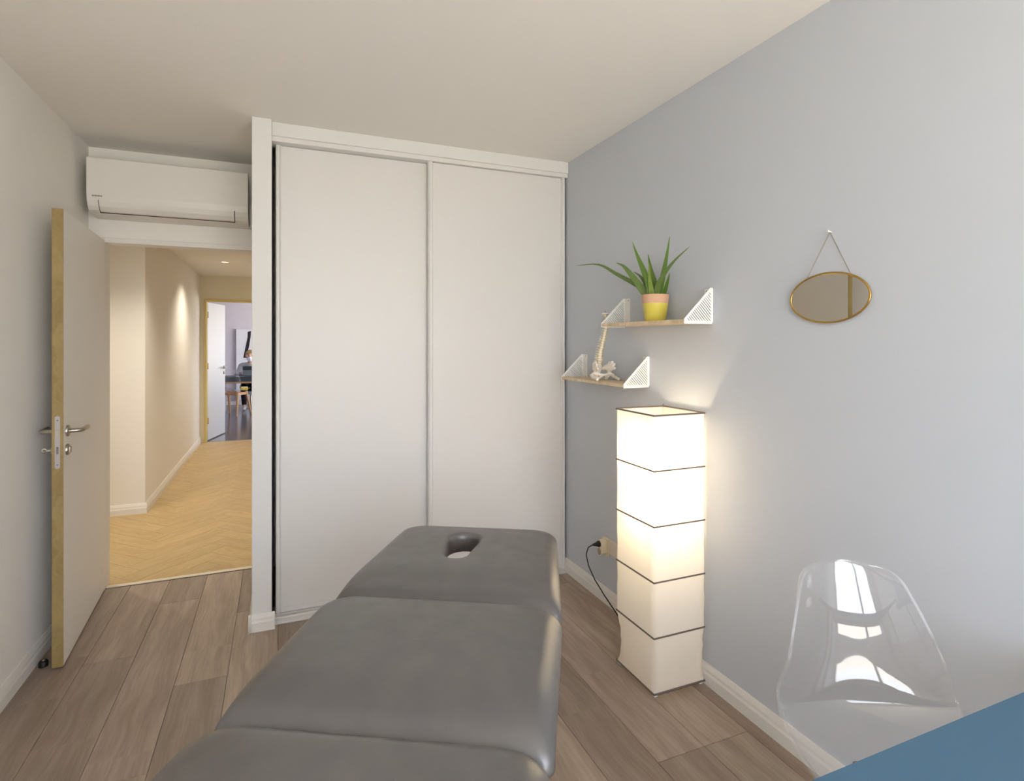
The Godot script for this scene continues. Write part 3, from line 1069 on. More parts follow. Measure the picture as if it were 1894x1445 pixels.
func clear_chair(t: Node3D, scale: float) -> void:
	# a moulded clear shell on four splayed wooden legs; it faces +z in its own axes
	var keys := [[-0.232, 0.836, 0.055], [-0.2315, 0.833, 0.088], [-0.230, 0.825, 0.112], [-0.225, 0.806, 0.131], [-0.217, 0.775, 0.144], [-0.205, 0.735, 0.159], [-0.188, 0.67, 0.180], [-0.175, 0.60, 0.200], [-0.160, 0.54, 0.213], [-0.135, 0.488, 0.221], [-0.09, 0.452, 0.224], [-0.02, 0.437, 0.228], [0.08, 0.432, 0.230], [0.16, 0.438, 0.225], [0.215, 0.442, 0.212], [0.242, 0.436, 0.190], [0.252, 0.424, 0.150]]
	var clear := mat(Color(0.94, 0.95, 0.97, 0.012), 0.02)
	clear.transparency = BaseMaterial3D.TRANSPARENCY_ALPHA
	clear.metallic_specular = 0.5
	var nu := 22
	var rows := []
	# a finer path through the keys
	for i in keys.size() - 1:
		for s in 3:
			var f := s / 3.0
			var k0: Array = keys[maxi(i - 1, 0)]
			var k1: Array = keys[i]
			var k2: Array = keys[i + 1]
			var k3: Array = keys[mini(i + 2, keys.size() - 1)]
			var v := []
			for c in 3:
				v.append(cubic_interpolate(k1[c], k2[c], k0[c], k3[c], f))
			rows.append(v)
	rows.append(keys[-1])
	var point := func(row: Array, i: int, u: float):
		var f := float(i) / (rows.size() - 1)
		var back := clampf(1.0 - (f - 0.40) / 0.30, 0.0, 1.0)   # 1 on the back, 0 on the seat
		back = back * back * (3.0 - 2.0 * back)
		var wing := pow(absf(u), 2.4)
		var x: float = row[2] * u
		var z: float = row[0] + wing * 0.085 * back * (0.30 + 0.70 * clampf(f * 2.4, 0.0, 1.0))
		var y: float = row[1] + wing * (0.055 * (1.0 - back) + 0.03 * back * (1.0 - back) * 2.0) 
		return Vector3(x, y, z) * Vector3(scale, scale, scale)
	var grid := []
	for i in rows.size():
		var r := []
		for k in nu + 1:
			r.append(point.call(rows[i], i, -1.0 + 2.0 * k / nu))
		grid.append(r)
	# offset for thickness
	var inner := []
	var th := 0.0045
	for i in grid.size():
		var r := []
		for k in nu + 1:
			var du: Vector3 = grid[i][mini(k + 1, nu)] - grid[i][maxi(k - 1, 0)]
			var dv: Vector3 = grid[mini(i + 1, grid.size() - 1)][k] - grid[maxi(i - 1, 0)][k]
			r.append(grid[i][k] + dv.cross(du).normalized() * th)
		inner.append(r)
	var st := new_st()
	st.set_smooth_group(0)
	skin(st, inner, false)
	var rev := grid.duplicate()
	rev.reverse()
	st.set_smooth_group(1)
	skin(st, rev, false)
	part(st, "shell", clear, t)
	# the rolled rim, round all four sides
	var loop := []
	for k in nu + 1:
		loop.append((grid[0][k] + inner[0][k]) * 0.5)
	for i in range(1, grid.size()):
		loop.append((grid[i][nu] + inner[i][nu]) * 0.5)
	for k in range(nu - 1, -1, -1):
		loop.append((grid[-1][k] + inner[-1][k]) * 0.5)
	for i in range(grid.size() - 2, -1, -1):
		loop.append((grid[i][0] + inner[i][0]) * 0.5)
	st = new_st()
	tube(st, loop, 0.0058, 8, false)
	part(st, "rim", clear, t)
	var wood := mat(Color(0.78, 0.60, 0.40), 0.5)
	for sx in [-1, 1]:
		for sz in [-1, 1]:
			st = new_st()
			tube(st, [Vector3(sx * 0.075, 0.425, sz * 0.07 + 0.09) * scale, Vector3(sx * 0.20, 0.0, sz * 0.20 + 0.09) * scale], [0.017 * scale, 0.011 * scale], 12)
			part(st, "leg", wood, t)
			st = new_st()
			lathe(st, [Vector2(0.0, 0.437 * scale), Vector2(0.012, 0.437 * scale), Vector2(0.014, 0.43 * scale), Vector2(0.014, 0.41 * scale)], 12, Transform3D(Basis(), Vector3(sx * 0.075, 0.0, sz * 0.07 + 0.09) * scale))
			part(st, "bolt", M.black_steel, t)
	for s in [[-1, -1, 1, 1], [-1, 1, 1, -1], [-1, -1, 1, -1], [-1, 1, 1, 1]]:
		st = new_st()
		tube(st, [Vector3(s[0] * 0.115, 0.29, s[1] * 0.11 + 0.09) * scale, Vector3(s[2] * 0.085, 0.40, s[3] * 0.08 + 0.09) * scale], 0.004, 6)
		part(st, "strut", M.black_steel, t)

# ---------------------------------------------------------------- shelves and what stands on them
func bracket(parent: Node3D, z: float, flange: float, ybase: float, depth: float) -> void:
	# a folded sheet-metal triangle with slanting slots; local axes: x out of the wall is -x
	var hgt := 0.152
	var poly := PackedVector2Array([Vector2(0.006, 0.0), Vector2(depth, 0.0), Vector2(depth, 0.020), Vector2(0.014, hgt), Vector2(0.003, hgt), Vector2(0.0, hgt - 0.003), Vector2(0.0, 0.012)])
	var c := CSGPolygon3D.new()
	c.name = "bracket"
	c.polygon = poly
	c.mode = CSGPolygon3D.MODE_DEPTH
	c.depth = 0.003
	c.material = M.white_metal
	var inner := PackedVector2Array([Vector2(0.012, 0.013), Vector2(depth - 0.020, 0.013), Vector2(depth - 0.012, 0.019), Vector2(0.013, 0.138)])
	var d := Vector2(-0.70, -0.714)   # slots fall towards the wall
	var nrm := Vector2(-d.y, d.x)
	for k in range(-9, 16):
		var q := Vector2(depth * 0.5, 0.075) + nrm * (k * 0.0098)
		var strip := PackedVector2Array([q - d * 0.2 - nrm * 0.0017, q + d * 0.2 - nrm * 0.0017, q + d * 0.2 + nrm * 0.0017, q - d * 0.2 + nrm * 0.0017])
		for piece in Geometry2D.intersect_polygons(strip, inner):
			var ext := 0.0
			for p in piece:
				ext = maxf(ext, p.distance_to(piece[0]))
			if ext < 0.006:
				continue
			var cut := CSGPolygon3D.new()
			cut.name = "slot"
			cut.polygon = piece
			cut.depth = 0.012
			cut.position.z = 0.005
			cut.operation = CSGShape3D.OPERATION_SUBTRACTION
			c.add_child(cut, true)
	# CSG depth runs to -z; mirror x so that the plate stands out from the wall
	c.transform = Transform3D(Basis(Vector3(-1, 0, 0), Vector3.UP, Vector3(0, 0, -1)), Vector3(0, ybase, z))
	parent.add_child(c, true)
	var st := new_st()
	box(st, Vector3(-0.0015, ybase + hgt / 2 + 0.004, z + flange * 0.5), Vector3(0.003, hgt - 0.012, absf(flange)), 0.0005)
	var f := part(st, "wall_flange", M.white_metal, parent)
	for yy in [0.02, hgt - 0.012]:
		st = new_st()
		lathe(st, [Vector2(0.003, 0.0), Vector2(0.003, 0.0007), Vector2(0.0, 0.0007)], 8, Transform3D(Basis(Vector3(0, 0, 1), PI / 2), Vector3(-0.003, ybase + yy, z + flange * 0.72)))
		part(st, "screw_head", mat(Color(0.45, 0.42, 0.40), 0.4, 0.7), f)

func wall_shelves() -> void:
	var board := mat(Color(0.97, 0.91, 0.82), 0.55)
	board.albedo_texture = M.raw_wood.albedo_texture
	triplanar(board, 2.0)
	var spec := [["upper pale wood wall shelf with slotted white brackets, carrying the aloe", -2.505, -1.858, 1.532], ["lower pale wood wall shelf with slotted white brackets, carrying the spine model", -2.945, -2.297, 1.232]]
	for s in spec:
		var t := thing("bracket_shelf", s[0], "shelf", Vector3(XR, s[3], s[1]), 0.0, "wall shelves")
		var l: float = s[2] - s[1]
		var st := new_st()
		span(st, Vector3(-0.148, 0.0, 0.004), Vector3(-0.003, 0.016, l - 0.004), 0.001)
		part(st, "board", board, t)
		bracket(t, 0.0, 0.045, -0.003, 0.150)
		bracket(t, l - 0.003, -0.045, -0.003, 0.150)

func aloe() -> void:
	var at := Vector3(1.61, 1.548, -2.150)
	var t := thing("potted_aloe", "green aloe with long pointed leaves in a yellow-dipped terracotta pot", "potted plant", at)
	var n := 28
	var st := new_st()
	lathe(st, [Vector2(0.0, 0.0), Vector2(0.044, 0.0), Vector2(0.047, 0.002), Vector2(0.0585, 0.083)], n)
	part(st, "dipped_glaze", mat(Color(0.85, 0.79, 0.34), 0.4), t)
	st = new_st()
	lathe(st, [Vector2(0.058, 0.081), Vector2(0.0625, 0.122), Vector2(0.0615, 0.124), Vector2(0.0585, 0.123), Vector2(0.056, 0.10)], n)
	part(st, "pot", mat(Color(0.83, 0.66, 0.54), 0.75), t)
	st = new_st()
	lathe(st, [Vector2(0.057, 0.110), Vector2(0.03, 0.114), Vector2(0.0, 0.112)], n)
	part(st, "soil", mat(Color(0.20, 0.15, 0.11), 0.95), t)
	var greens := []
	var speck := noise_tex(0.05, 256, Color(0.82, 0.86, 0.72), Color(1, 1, 1), FastNoiseLite.TYPE_CELLULAR, 2, 4)
	for c in [Color(0.40, 0.52, 0.22), Color(0.45, 0.54, 0.30), Color(0.50, 0.57, 0.22)]:
		var m := mat(c, 0.4)
		m.albedo_texture = speck
		triplanar(m, 9.0, false)
		greens.append(m)
	# root (0) to tip: offsets along the wall (z) and up, lean away from the wall, width, tone
	var leaves := [
		[[0.0, 0.11, 0.0], [-0.10, 0.175, -0.025], [-0.25, 0.245, -0.045], [-0.42, 0.315, -0.05], [-0.655, 0.338, -0.05], 0.014, 1],
		[[-0.02, 0.11, -0.02], [-0.06, 0.165, -0.04], [-0.11, 0.225, -0.055], [-0.17, 0.275, -0.06], [-0.235, 0.300, -0.06], 0.019, 1],
		[[-0.03, 0.11, 0.012], [-0.07, 0.16, 0.012], [-0.11, 0.205, 0.012], [-0.145, 0.232, 0.012], [-0.185, 0.252, 0.01], 0.012, 1],
		[[0.0, 0.11, -0.01], [-0.035, 0.185, -0.014], [-0.075, 0.26, -0.018], [-0.115, 0.325, -0.02], [-0.152, 0.392, -0.02], 0.018, 0],
		[[0.0, 0.11, 0.015], [-0.03, 0.19, 0.018], [-0.055, 0.24, 0.020], [-0.075, 0.29, 0.022], [-0.085, 0.325, 0.022], 0.013, 0],
		[[0.005, 0.11, -0.03], [0.0, 0.14, -0.036], [-0.008, 0.17, -0.04], [-0.014, 0.20, -0.042], [-0.02, 0.228, -0.044], 0.010, 0],
		[[0.015, 0.11, -0.028], [0.012, 0.155, -0.034], [0.010, 0.19, -0.038], [0.010, 0.23, -0.04], [0.010, 0.268, -0.04], 0.013, 2],
		[[0.025, 0.11, 0.0], [0.045, 0.19, 0.005], [0.062, 0.255, 0.008], [0.078, 0.32, 0.010], [0.092, 0.380, 0.010], 0.015, 0],
		[[0.02, 0.11, -0.015], [0.052, 0.17, -0.018], [0.105, 0.222, -0.018], [0.165, 0.265, -0.015], [0.245, 0.308, -0.008], 0.016, 1],
		[[0.02, 0.11, 0.025], [0.035, 0.145, 0.03], [0.046, 0.175, 0.032], [0.054, 0.20, 0.034], [0.06, 0.22, 0.035], 0.011, 0],
	]
	for l in leaves:
		st = new_st()
		st.set_smooth_group(0)
		var pts := []
		for k in 5:
			pts.append(Vector3(l[k][2], l[k][1], l[k][0]))
		var fine := []
		for k in 4:
			for s in 4:
				fine.append(pts[k].cubic_interpolate(pts[k + 1], pts[maxi(k - 1, 0)], pts[mini(k + 2, 4)], s / 4.0))
		fine.append(pts[4])
		var rings := []
		for k in fine.size():
			var f := float(k) / (fine.size() - 1)
			var d: Vector3 = (fine[mini(k + 1, fine.size() - 1)] - fine[maxi(k - 1, 0)]).normalized()
			var face_dir := Vector3(-0.75, 0.35, 0.55)
			var side := d.cross(face_dir).normalized()
			var out := side.cross(d).normalized()
			var w: float = l[5] * (1.0 - pow(f, 1.5)) * (1.0 - 0.12 * f) + 0.0008
			var th := w * 0.34
			var ring := []
			for a in 10:
				var ang := TAU * a / 10
				var y := sin(ang)
				ring.append(fine[k] + side * cos(ang) * w + out * (y * th if y < 0 else -y * th * 0.15) - out * 0.0)
			rings.append(ring)
		skin(st, rings, true)
		part(st, "leaf", greens[l[6]], t)

func spine_model() -> void:
	var o := Vector3(1.60, 1.248, -2.60)
	var t := thing("spine_model", "small white anatomical spine and pelvis model on the lower shelf", "anatomical model", o)
	var bone := mat(Color(0.92, 0.885, 0.83), 0.5)
	var disc := mat(Color(0.88, 0.80, 0.62), 0.6)
	var nerve := mat(Color(0.86, 0.74, 0.22), 0.5)
	# the column's path in (z along the wall, y), from the lumbar end up
	var path := [Vector3(0.0, 0.075, -0.034), Vector3(-0.006, 0.10, -0.014), Vector3(-0.010, 0.125, -0.004), Vector3(-0.008, 0.155, 0.0), Vector3(-0.002, 0.195, 0.008), Vector3(0.004, 0.245, 0.022), Vector3(0.006, 0.29, 0.036), Vector3(0.0, 0.325, 0.042), Vector3(-0.004, 0.352, 0.042)]
	var cv := Curve3D.new()
	for i in path.size():
		var tan: Vector3 = (path[mini(i + 1, path.size() - 1)] - path[maxi(i - 1, 0)]) / 6.0
		cv.add_point(path[i], -tan, tan)
	var total := cv.get_baked_length()
	var count := 22
	for k in count:
		var f := (k + 0.5) / count
		var p := cv.sample_baked(f * total)
		var d := (cv.sample_baked(minf(f + 0.02, 1.0) * total) - cv.sample_baked(maxf(f - 0.02, 0.0) * total)).normalized()
		var r := lerpf(0.0130, 0.0068, pow(f, 0.8))
		var h := total / count
		var b := frame_of(d)
		var fwd := Vector3(-0.2, 0, 0.98)     # the front of the spine
		fwd = (fwd - d * fwd.dot(d)).normalized()
		var side := d.cross(fwd)
		var st := new_st()
		lathe(st, [Vector2(0, -h * 0.36), Vector2(r, -h * 0.36), Vector2(r * 0.86, 0), Vector2(r, h * 0.36), Vector2(0, h * 0.36)], 12, Transform3D(b, p))
		for s in [-1, 1]:
			tube(st, [p - fwd * r * 0.6 + side * s * r * 0.4, p - fwd * r * 1.2 + side * s * r * 1.5, p - fwd * r * 1.4 + side * s * r * 2.0], [r * 0.36, r * 0.28, r * 0.16], 6)
		tube(st, [p - fwd * r * 0.8, p - fwd * r * 1.9 - d * h * 0.3, p - fwd * r * 2.7 - d * h * 0.7], [r * 0.42, r * 0.30, r * 0.20], 6)
		var vt := part(st, "vertebra", bone, t)
		st = new_st()
		lathe(st, [Vector2(0, h * 0.36), Vector2(r * 0.93, h * 0.37), Vector2(r * 0.93, h * 0.63), Vector2(0, h * 0.64)], 12, Transform3D(b, p))
		part(st, "disc", disc, vt)
		st = new_st()
		for s in [-1, 1]:
			tube(st, [p - fwd * r * 0.9 + d * h * 0.5, p + side * s * r * 1.25 + d * h * 0.35, p + side * s * r * 1.75 + fwd * r * 0.3 + d * h * 0.1], [0.0018, 0.0016, 0.0010], 5)
		part(st, "nerve", nerve, vt)
	# base of the skull plate and the hanging loop
	var topp: Vector3 = path[-1]
	var st := new_st()
	lathe(st, [Vector2(0.0, -0.002), Vector2(0.018, -0.001), Vector2(0.019, 0.002), Vector2(0.012, 0.006), Vector2(0, 0.007)], 16, Transform3D(Basis().scaled(Vector3(1, 1, 1.25)), topp))
	part(st, "skull_base", bone, t)
	st = new_st()
	var loop := []
	for k in 13:
		var a := TAU * k / 12
		loop.append(topp + Vector3(0, 0.012 + 0.006 * sin(a), 0.006 * cos(a)))
	tube(st, loop, 0.0011, 6, false)
	part(st, "hook", M.dark, t)
	# pelvis: sacrum, two hip bones, and thigh-bone stubs, in axes turned towards the room
	var g := Basis(Vector3.UP, -0.12)
	st = new_st()
	tube(st, [Vector3(0.004, 0.082, -0.036), Vector3(0.010, 0.062, -0.046), Vector3(0.010, 0.040, -0.050), Vector3(0.004, 0.022, -0.046)], [0.015, 0.017, 0.011, 0.004], 10, true, 0.6)
	part(st, "sacrum", bone, t)
	for s in [-1, 1]:
		var hip := thing_sdf([[Vector3(0.038 * s, 0.060, -0.022), Vector3(0.044 * s, 0.092, 0.000), 0.009, 0.008], [Vector3(0.038 * s, 0.058, -0.006), Vector3(0.048 * s, 0.096, 0.022), 0.009, 0.008], [Vector3(0.040 * s, 0.056, 0.006), Vector3(0.050 * s, 0.086, 0.042), 0.009, 0.008], [Vector3(0.040 * s, 0.054, 0.014), Vector3(0.048 * s, 0.066, 0.050), 0.009, 0.008], [Vector3(0.020 * s, 0.060, -0.030), Vector3(0.046 * s, 0.080, -0.004), 0.010, 0.008], [Vector3(0.030 * s, 0.070, -0.036), Vector3(0.050 * s, 0.088, 0.000), 0.008, 0.006], [Vector3(0.046 * s, 0.084, 0.000), Vector3(0.042 * s, 0.060, 0.020), 0.0075, 0.007], [Vector3(0.034 * s, 0.062, -0.012), Vector3(0.040 * s, 0.064, 0.010), 0.011, 0.010], [Vector3(0.040 * s, 0.058, 0.004), Vector3(0.040 * s, 0.036, 0.002), 0.010, 0.012], [Vector3(0.040 * s, 0.034, 0.000), Vector3(0.026 * s, 0.009, -0.006), 0.010, 0.008], [Vector3(0.040 * s, 0.036, 0.006), Vector3(0.006 * s, 0.030, 0.028), 0.008, 0.006], [Vector3(0.006 * s, 0.030, 0.028), Vector3(0.024 * s, 0.010, 0.000), 0.006, 0.006]], 0.0035, 0.006, Transform3D(g, Vector3(0.0, 0.0, 0.004)))
		part(hip, "hip_bone", bone, t)
		var fs := new_st()
		var a := g * Vector3(0.044 * s, 0.036, 0.004)
		var e := g * Vector3(0.062 * s, 0.024, 0.006)
		var lie := g * Vector3(0.060 * s, 0.010, 0.078)
		tube(fs, [a, e, e + Vector3(0, -0.006, 0.010), lie], [0.010, 0.011, 0.010, 0.0075], 10)
		part(fs, "thigh_bone", bone, t)

# ---------------------------------------------------------------- smooth bodies out of tapered capsules
func sd_cap(p: Vector3, a: Vector3, b: Vector3, ra: float, rb: float) -> float:
	var ab := b - a
	var h := clampf((p - a).dot(ab) / maxf(ab.length_squared(), 1e-9), 0.0, 1.0)
	return (p - a - ab * h).length() - lerpf(ra, rb, h)

func thing_sdf(caps: Array, cell: float, k: float, t: Transform3D) -> SurfaceTool:
	# surface nets over the smooth union of capsules [a, b, ra, rb]
	var lo := Vector3(1e9, 1e9, 1e9)
	var hi := -lo
	for c in caps:
		for e in [[c[0], c[2]], [c[1], c[3]]]:
			var r: Vector3 = Vector3.ONE * (e[1] + k + cell * 2)
			lo = lo.min(e[0] - r)
			hi = hi.max(e[0] + r)
	var n := Vector3i(((hi - lo) / cell).ceil()) + Vector3i.ONE
	var val := PackedFloat32Array()
	val.resize(n.x * n.y * n.z)
	val.fill(1e3)
	for c in caps:
		var ra: float = c[2]
		var rb: float = c[3]
		var pad := k + cell * 2.5
		var c0: Vector3 = c[0].min(c[1]) - Vector3.ONE * (maxf(ra, rb) + pad)
		var c1: Vector3 = c[0].max(c[1]) + Vector3.ONE * (maxf(ra, rb) + pad)
		var i0 := Vector3i(((c0 - lo) / cell).floor()).clamp(Vector3i.ZERO, n - Vector3i.ONE)
		var i1 := Vector3i(((c1 - lo) / cell).ceil()).clamp(Vector3i.ZERO, n - Vector3i.ONE)
		for z in range(i0.z, i1.z + 1):
			for y in range(i0.y, i1.y + 1):
				for x in range(i0.x, i1.x + 1):
					var id := x + n.x * (y + n.y * z)
					var d := sd_cap(lo + Vector3(x, y, z) * cell, c[0], c[1], ra, rb)
					var o := val[id]
					if o > 100.0:
						val[id] = d
					else:
						var h := maxf(k - absf(o - d), 0.0) / k
						val[id] = minf(o, d) - h * h * k * 0.25
	var vert := {}
	var off := [Vector3i(0, 0, 0), Vector3i(1, 0, 0), Vector3i(0, 1, 0), Vector3i(1, 1, 0), Vector3i(0, 0, 1), Vector3i(1, 0, 1), Vector3i(0, 1, 1), Vector3i(1, 1, 1)]
	var edges := [[0, 1], [2, 3], [4, 5], [6, 7], [0, 2], [1, 3], [4, 6], [5, 7], [0, 4], [1, 5], [2, 6], [3, 7]]
	for z in n.z - 1:
		for y in n.y - 1:
			for x in n.x - 1:
				var base := x + n.x * (y + n.y * z)
				var v := [val[base], val[base + 1], val[base + n.x], val[base + n.x + 1], val[base + n.x * n.y], val[base + n.x * n.y + 1], val[base + n.x * n.y + n.x], val[base + n.x * n.y + n.x + 1]]
				var neg := 0
				for q in v:
					if q < 0.0:
						neg += 1
				if neg == 0 or neg == 8:
					continue
				var sum := Vector3.ZERO
				var cnt := 0
				for e in edges:
					var va: float = v[e[0]]
					var vb: float = v[e[1]]
					if (va < 0.0) != (vb < 0.0):
						var f := va / (va - vb)
						sum += Vector3(off[e[0]]).lerp(Vector3(off[e[1]]), f)
						cnt += 1
				vert[base] = t * (lo + (Vector3(x, y, z) + sum / cnt) * cell)
	var st := new_st()
	st.set_smooth_group(0)
	var step := [1, n.x, n.x * n.y]
	for base in vert.keys():
		for ax in 3:
			var a1: int = step[(ax + 1) % 3]
			var a2: int = step[(ax + 2) % 3]
			var va := val[base]
			var vb := val[base + step[ax]]
			if (va < 0.0) == (vb < 0.0):
				continue
			var q := [base, base - a1, base - a1 - a2, base - a2]
			if not (vert.has(q[1]) and vert.has(q[2]) and vert.has(q[3])):
				continue
			if va < 0.0:
				q.reverse()
			for i in [0, 1, 2, 0, 2, 3]:
				st.add_vertex(vert[q[i]])
	return st

# ---------------------------------------------------------------- mirror, sockets
func oval_mirror() -> void:
	var c := Vector3(XR - 0.010, 1.600, -1.3155)
	var t := thing("oval_mirror", "small oval wall mirror with a thin brass frame hung on a chain", "mirror", c, deg_to_rad(0.0))
	t.rotation = Vector3(0, deg_to_rad(0.5), 0)
	var a := 0.1435
	var b := 0.0815
	var n := 64
	var ring := []
	for k in n + 1:
		var ang := TAU * k / n
		ring.append(Vector3(0, b * sin(ang), a * cos(ang)))
	var st := new_st()
	var flat := []
	for k in n:
		flat.append(ring[k] + Vector3(-0.001, 0, 0))
	face(st, flat, Vector3(-1, 0, 0))
	part(st, "mirror_glass", mat(Color(0.93, 0.92, 0.90), 0.01, 1.0), t)
	st = new_st()
	tube(st, ring, 0.0034, 10, false)
	part(st, "frame", mat(Color(0.72, 0.58, 0.30), 0.3, 0.9), t)
	st = new_st()
	flat = []
	for k in n:
		flat.append(ring[k] + Vector3(0.003, 0, 0))
	face(st, flat, Vector3(1, 0, 0))
	part(st, "backing", mat(Color(0.5, 0.45, 0.38), 0.8), t)
	# chain of small links from the frame up to a nail
	var nail := Vector3(0.002, 0.216, 0.006)
	var silver := mat(Color(0.66, 0.63, 0.56), 0.35, 0.9)
	for s in [-1, 1]:
		var from := Vector3(0, b * sqrt(1.0 - pow(0.080 / a, 2.0)) + 0.002, 0.080 * s)
		st = new_st()
		var links := 26
		for k in links:
			var p := from.lerp(nail, (k + 0.5) / links)
			var d := (nail - from).normalized()
			var side := Vector3(1, 0, 0) if k % 2 else d.cross(Vector3(1, 0, 0)).normalized()
			var loop := []
			for i in 9:
				var ang := TAU * i / 8
				loop.append(p + d * cos(ang) * 0.0042 + side * sin(ang) * 0.0019)
			tube(st, loop, 0.0006, 4, false)
		part(st, "chain", silver, t)
	st = new_st()
	tube(st, [nail + Vector3(0.010, 0, 0), nail + Vector3(-0.008, 0.003, 0)], 0.0016, 8)
	lathe(st, [Vector2(0.0, 0.001), Vector2(0.0045, 0.0008), Vector2(0.0045, 0.0)], 12, Transform3D(Basis(Vector3(0, 0, 1), PI / 2), nail + Vector3(-0.008, 0.003, 0)))
	part(st, "nail", M.white_metal, t)

func sockets() -> void:
	var t := thing("wall_socket", "white double socket plate low on the wall behind the lamp", "socket", Vector3(XR, 0.325, -2.625))
	var st := new_st()
	box(st, Vector3(-0.005, 0, 0), Vector3(0.010, 0.082, 0.155), 0.003)
	part(st, "plate", mat(Color(0.88, 0.83, 0.78), 0.4), t)
	var a := thing("plug_adapter", "cream two-way plug adapter stuck in the wall socket", "adapter", Vector3(XR - 0.010, 0.322, -2.672))
	st = new_st()
	var prof := PackedVector2Array()
	for k in 24:   # a rounded bar seen from the front
		var ang := TAU * k / 24
		prof.append(Vector2(cos(ang) * 0.024, sin(ang) * 0.024 + (0.020 if sin(ang) >= 0 else -0.020)))
	prism(st, prof, Transform3D(Basis(Vector3(0, 0, 1), Vector3.UP, Vector3(-1, 0, 0)), Vector3.ZERO), 0.048)
	part(st, "body", M.cream, a)
	st = new_st()
	prism(st, PackedVector2Array([Vector2(-0.026, -0.046), Vector2(0.026, -0.046), Vector2(0.026, 0.046), Vector2(-0.026, 0.046)]), Transform3D(Basis(Vector3(0, 0, 1), Vector3.UP, Vector3(-1, 0, 0)), Vector3.ZERO), 0.014)
	part(st, "collar", M.cream, a)
	for yy in [0.020, -0.022]:
		st = new_st()
		lathe(st, [Vector2(0.0, 0.0006), Vector2(0.0185, 0.0006), Vector2(0.0185, 0.0)], 20, Transform3D(Basis(Vector3(0, 0, 1), PI / 2), Vector3(-0.048, yy, 0)))
		part(st, "outlet", mat(Color(0.62, 0.57, 0.50), 0.6), a)
	var cord := thing("lamp_cord", "black plug and power cord hanging from the socket to the floor lamp", "cord", Vector3(XR - 0.0586, 0.342, -2.672))
	st = new_st()
	lathe(st, [Vector2(0.0, 0.0), Vector2(0.0165, 0.0), Vector2(0.0165, 0.008), Vector2(0.012, 0.014), Vector2(0.0075, 0.030), Vector2(0.0045, 0.042), Vector2(0.0, 0.042)], 16, Transform3D(Basis(Vector3(0, 0, 1), PI / 2), Vector3.ZERO))
	part(st, "plug", M.dark, cord)
	st = new_st()
	var cv := Curve3D.new()
	var pts := [Vector3(-0.040, 0.0, 0.0), Vector3(-0.066, -0.012, -0.004), Vector3(-0.076, -0.050, -0.010), Vector3(-0.068, -0.11, 0.002), Vector3(-0.055, -0.17, 0.045), Vector3(-0.045, -0.225, 0.13), Vector3(-0.04, -0.285, 0.27), Vector3(-0.05, -0.327, 0.42), Vector3(-0.07, -0.336, 0.50)]
	for i in pts.size():
		var tan: Vector3 = (pts[mini(i + 1, pts.size() - 1)] - pts[maxi(i - 1, 0)]) / 6.0
		cv.add_point(pts[i], -tan, tan)
	var fine := []
	for k in 49:
		fine.append(cv.sample_baked(cv.get_baked_length() * k / 48.0))
	tube(st, fine, 0.0032, 8)
	part(st, "cable", M.dark, cord)

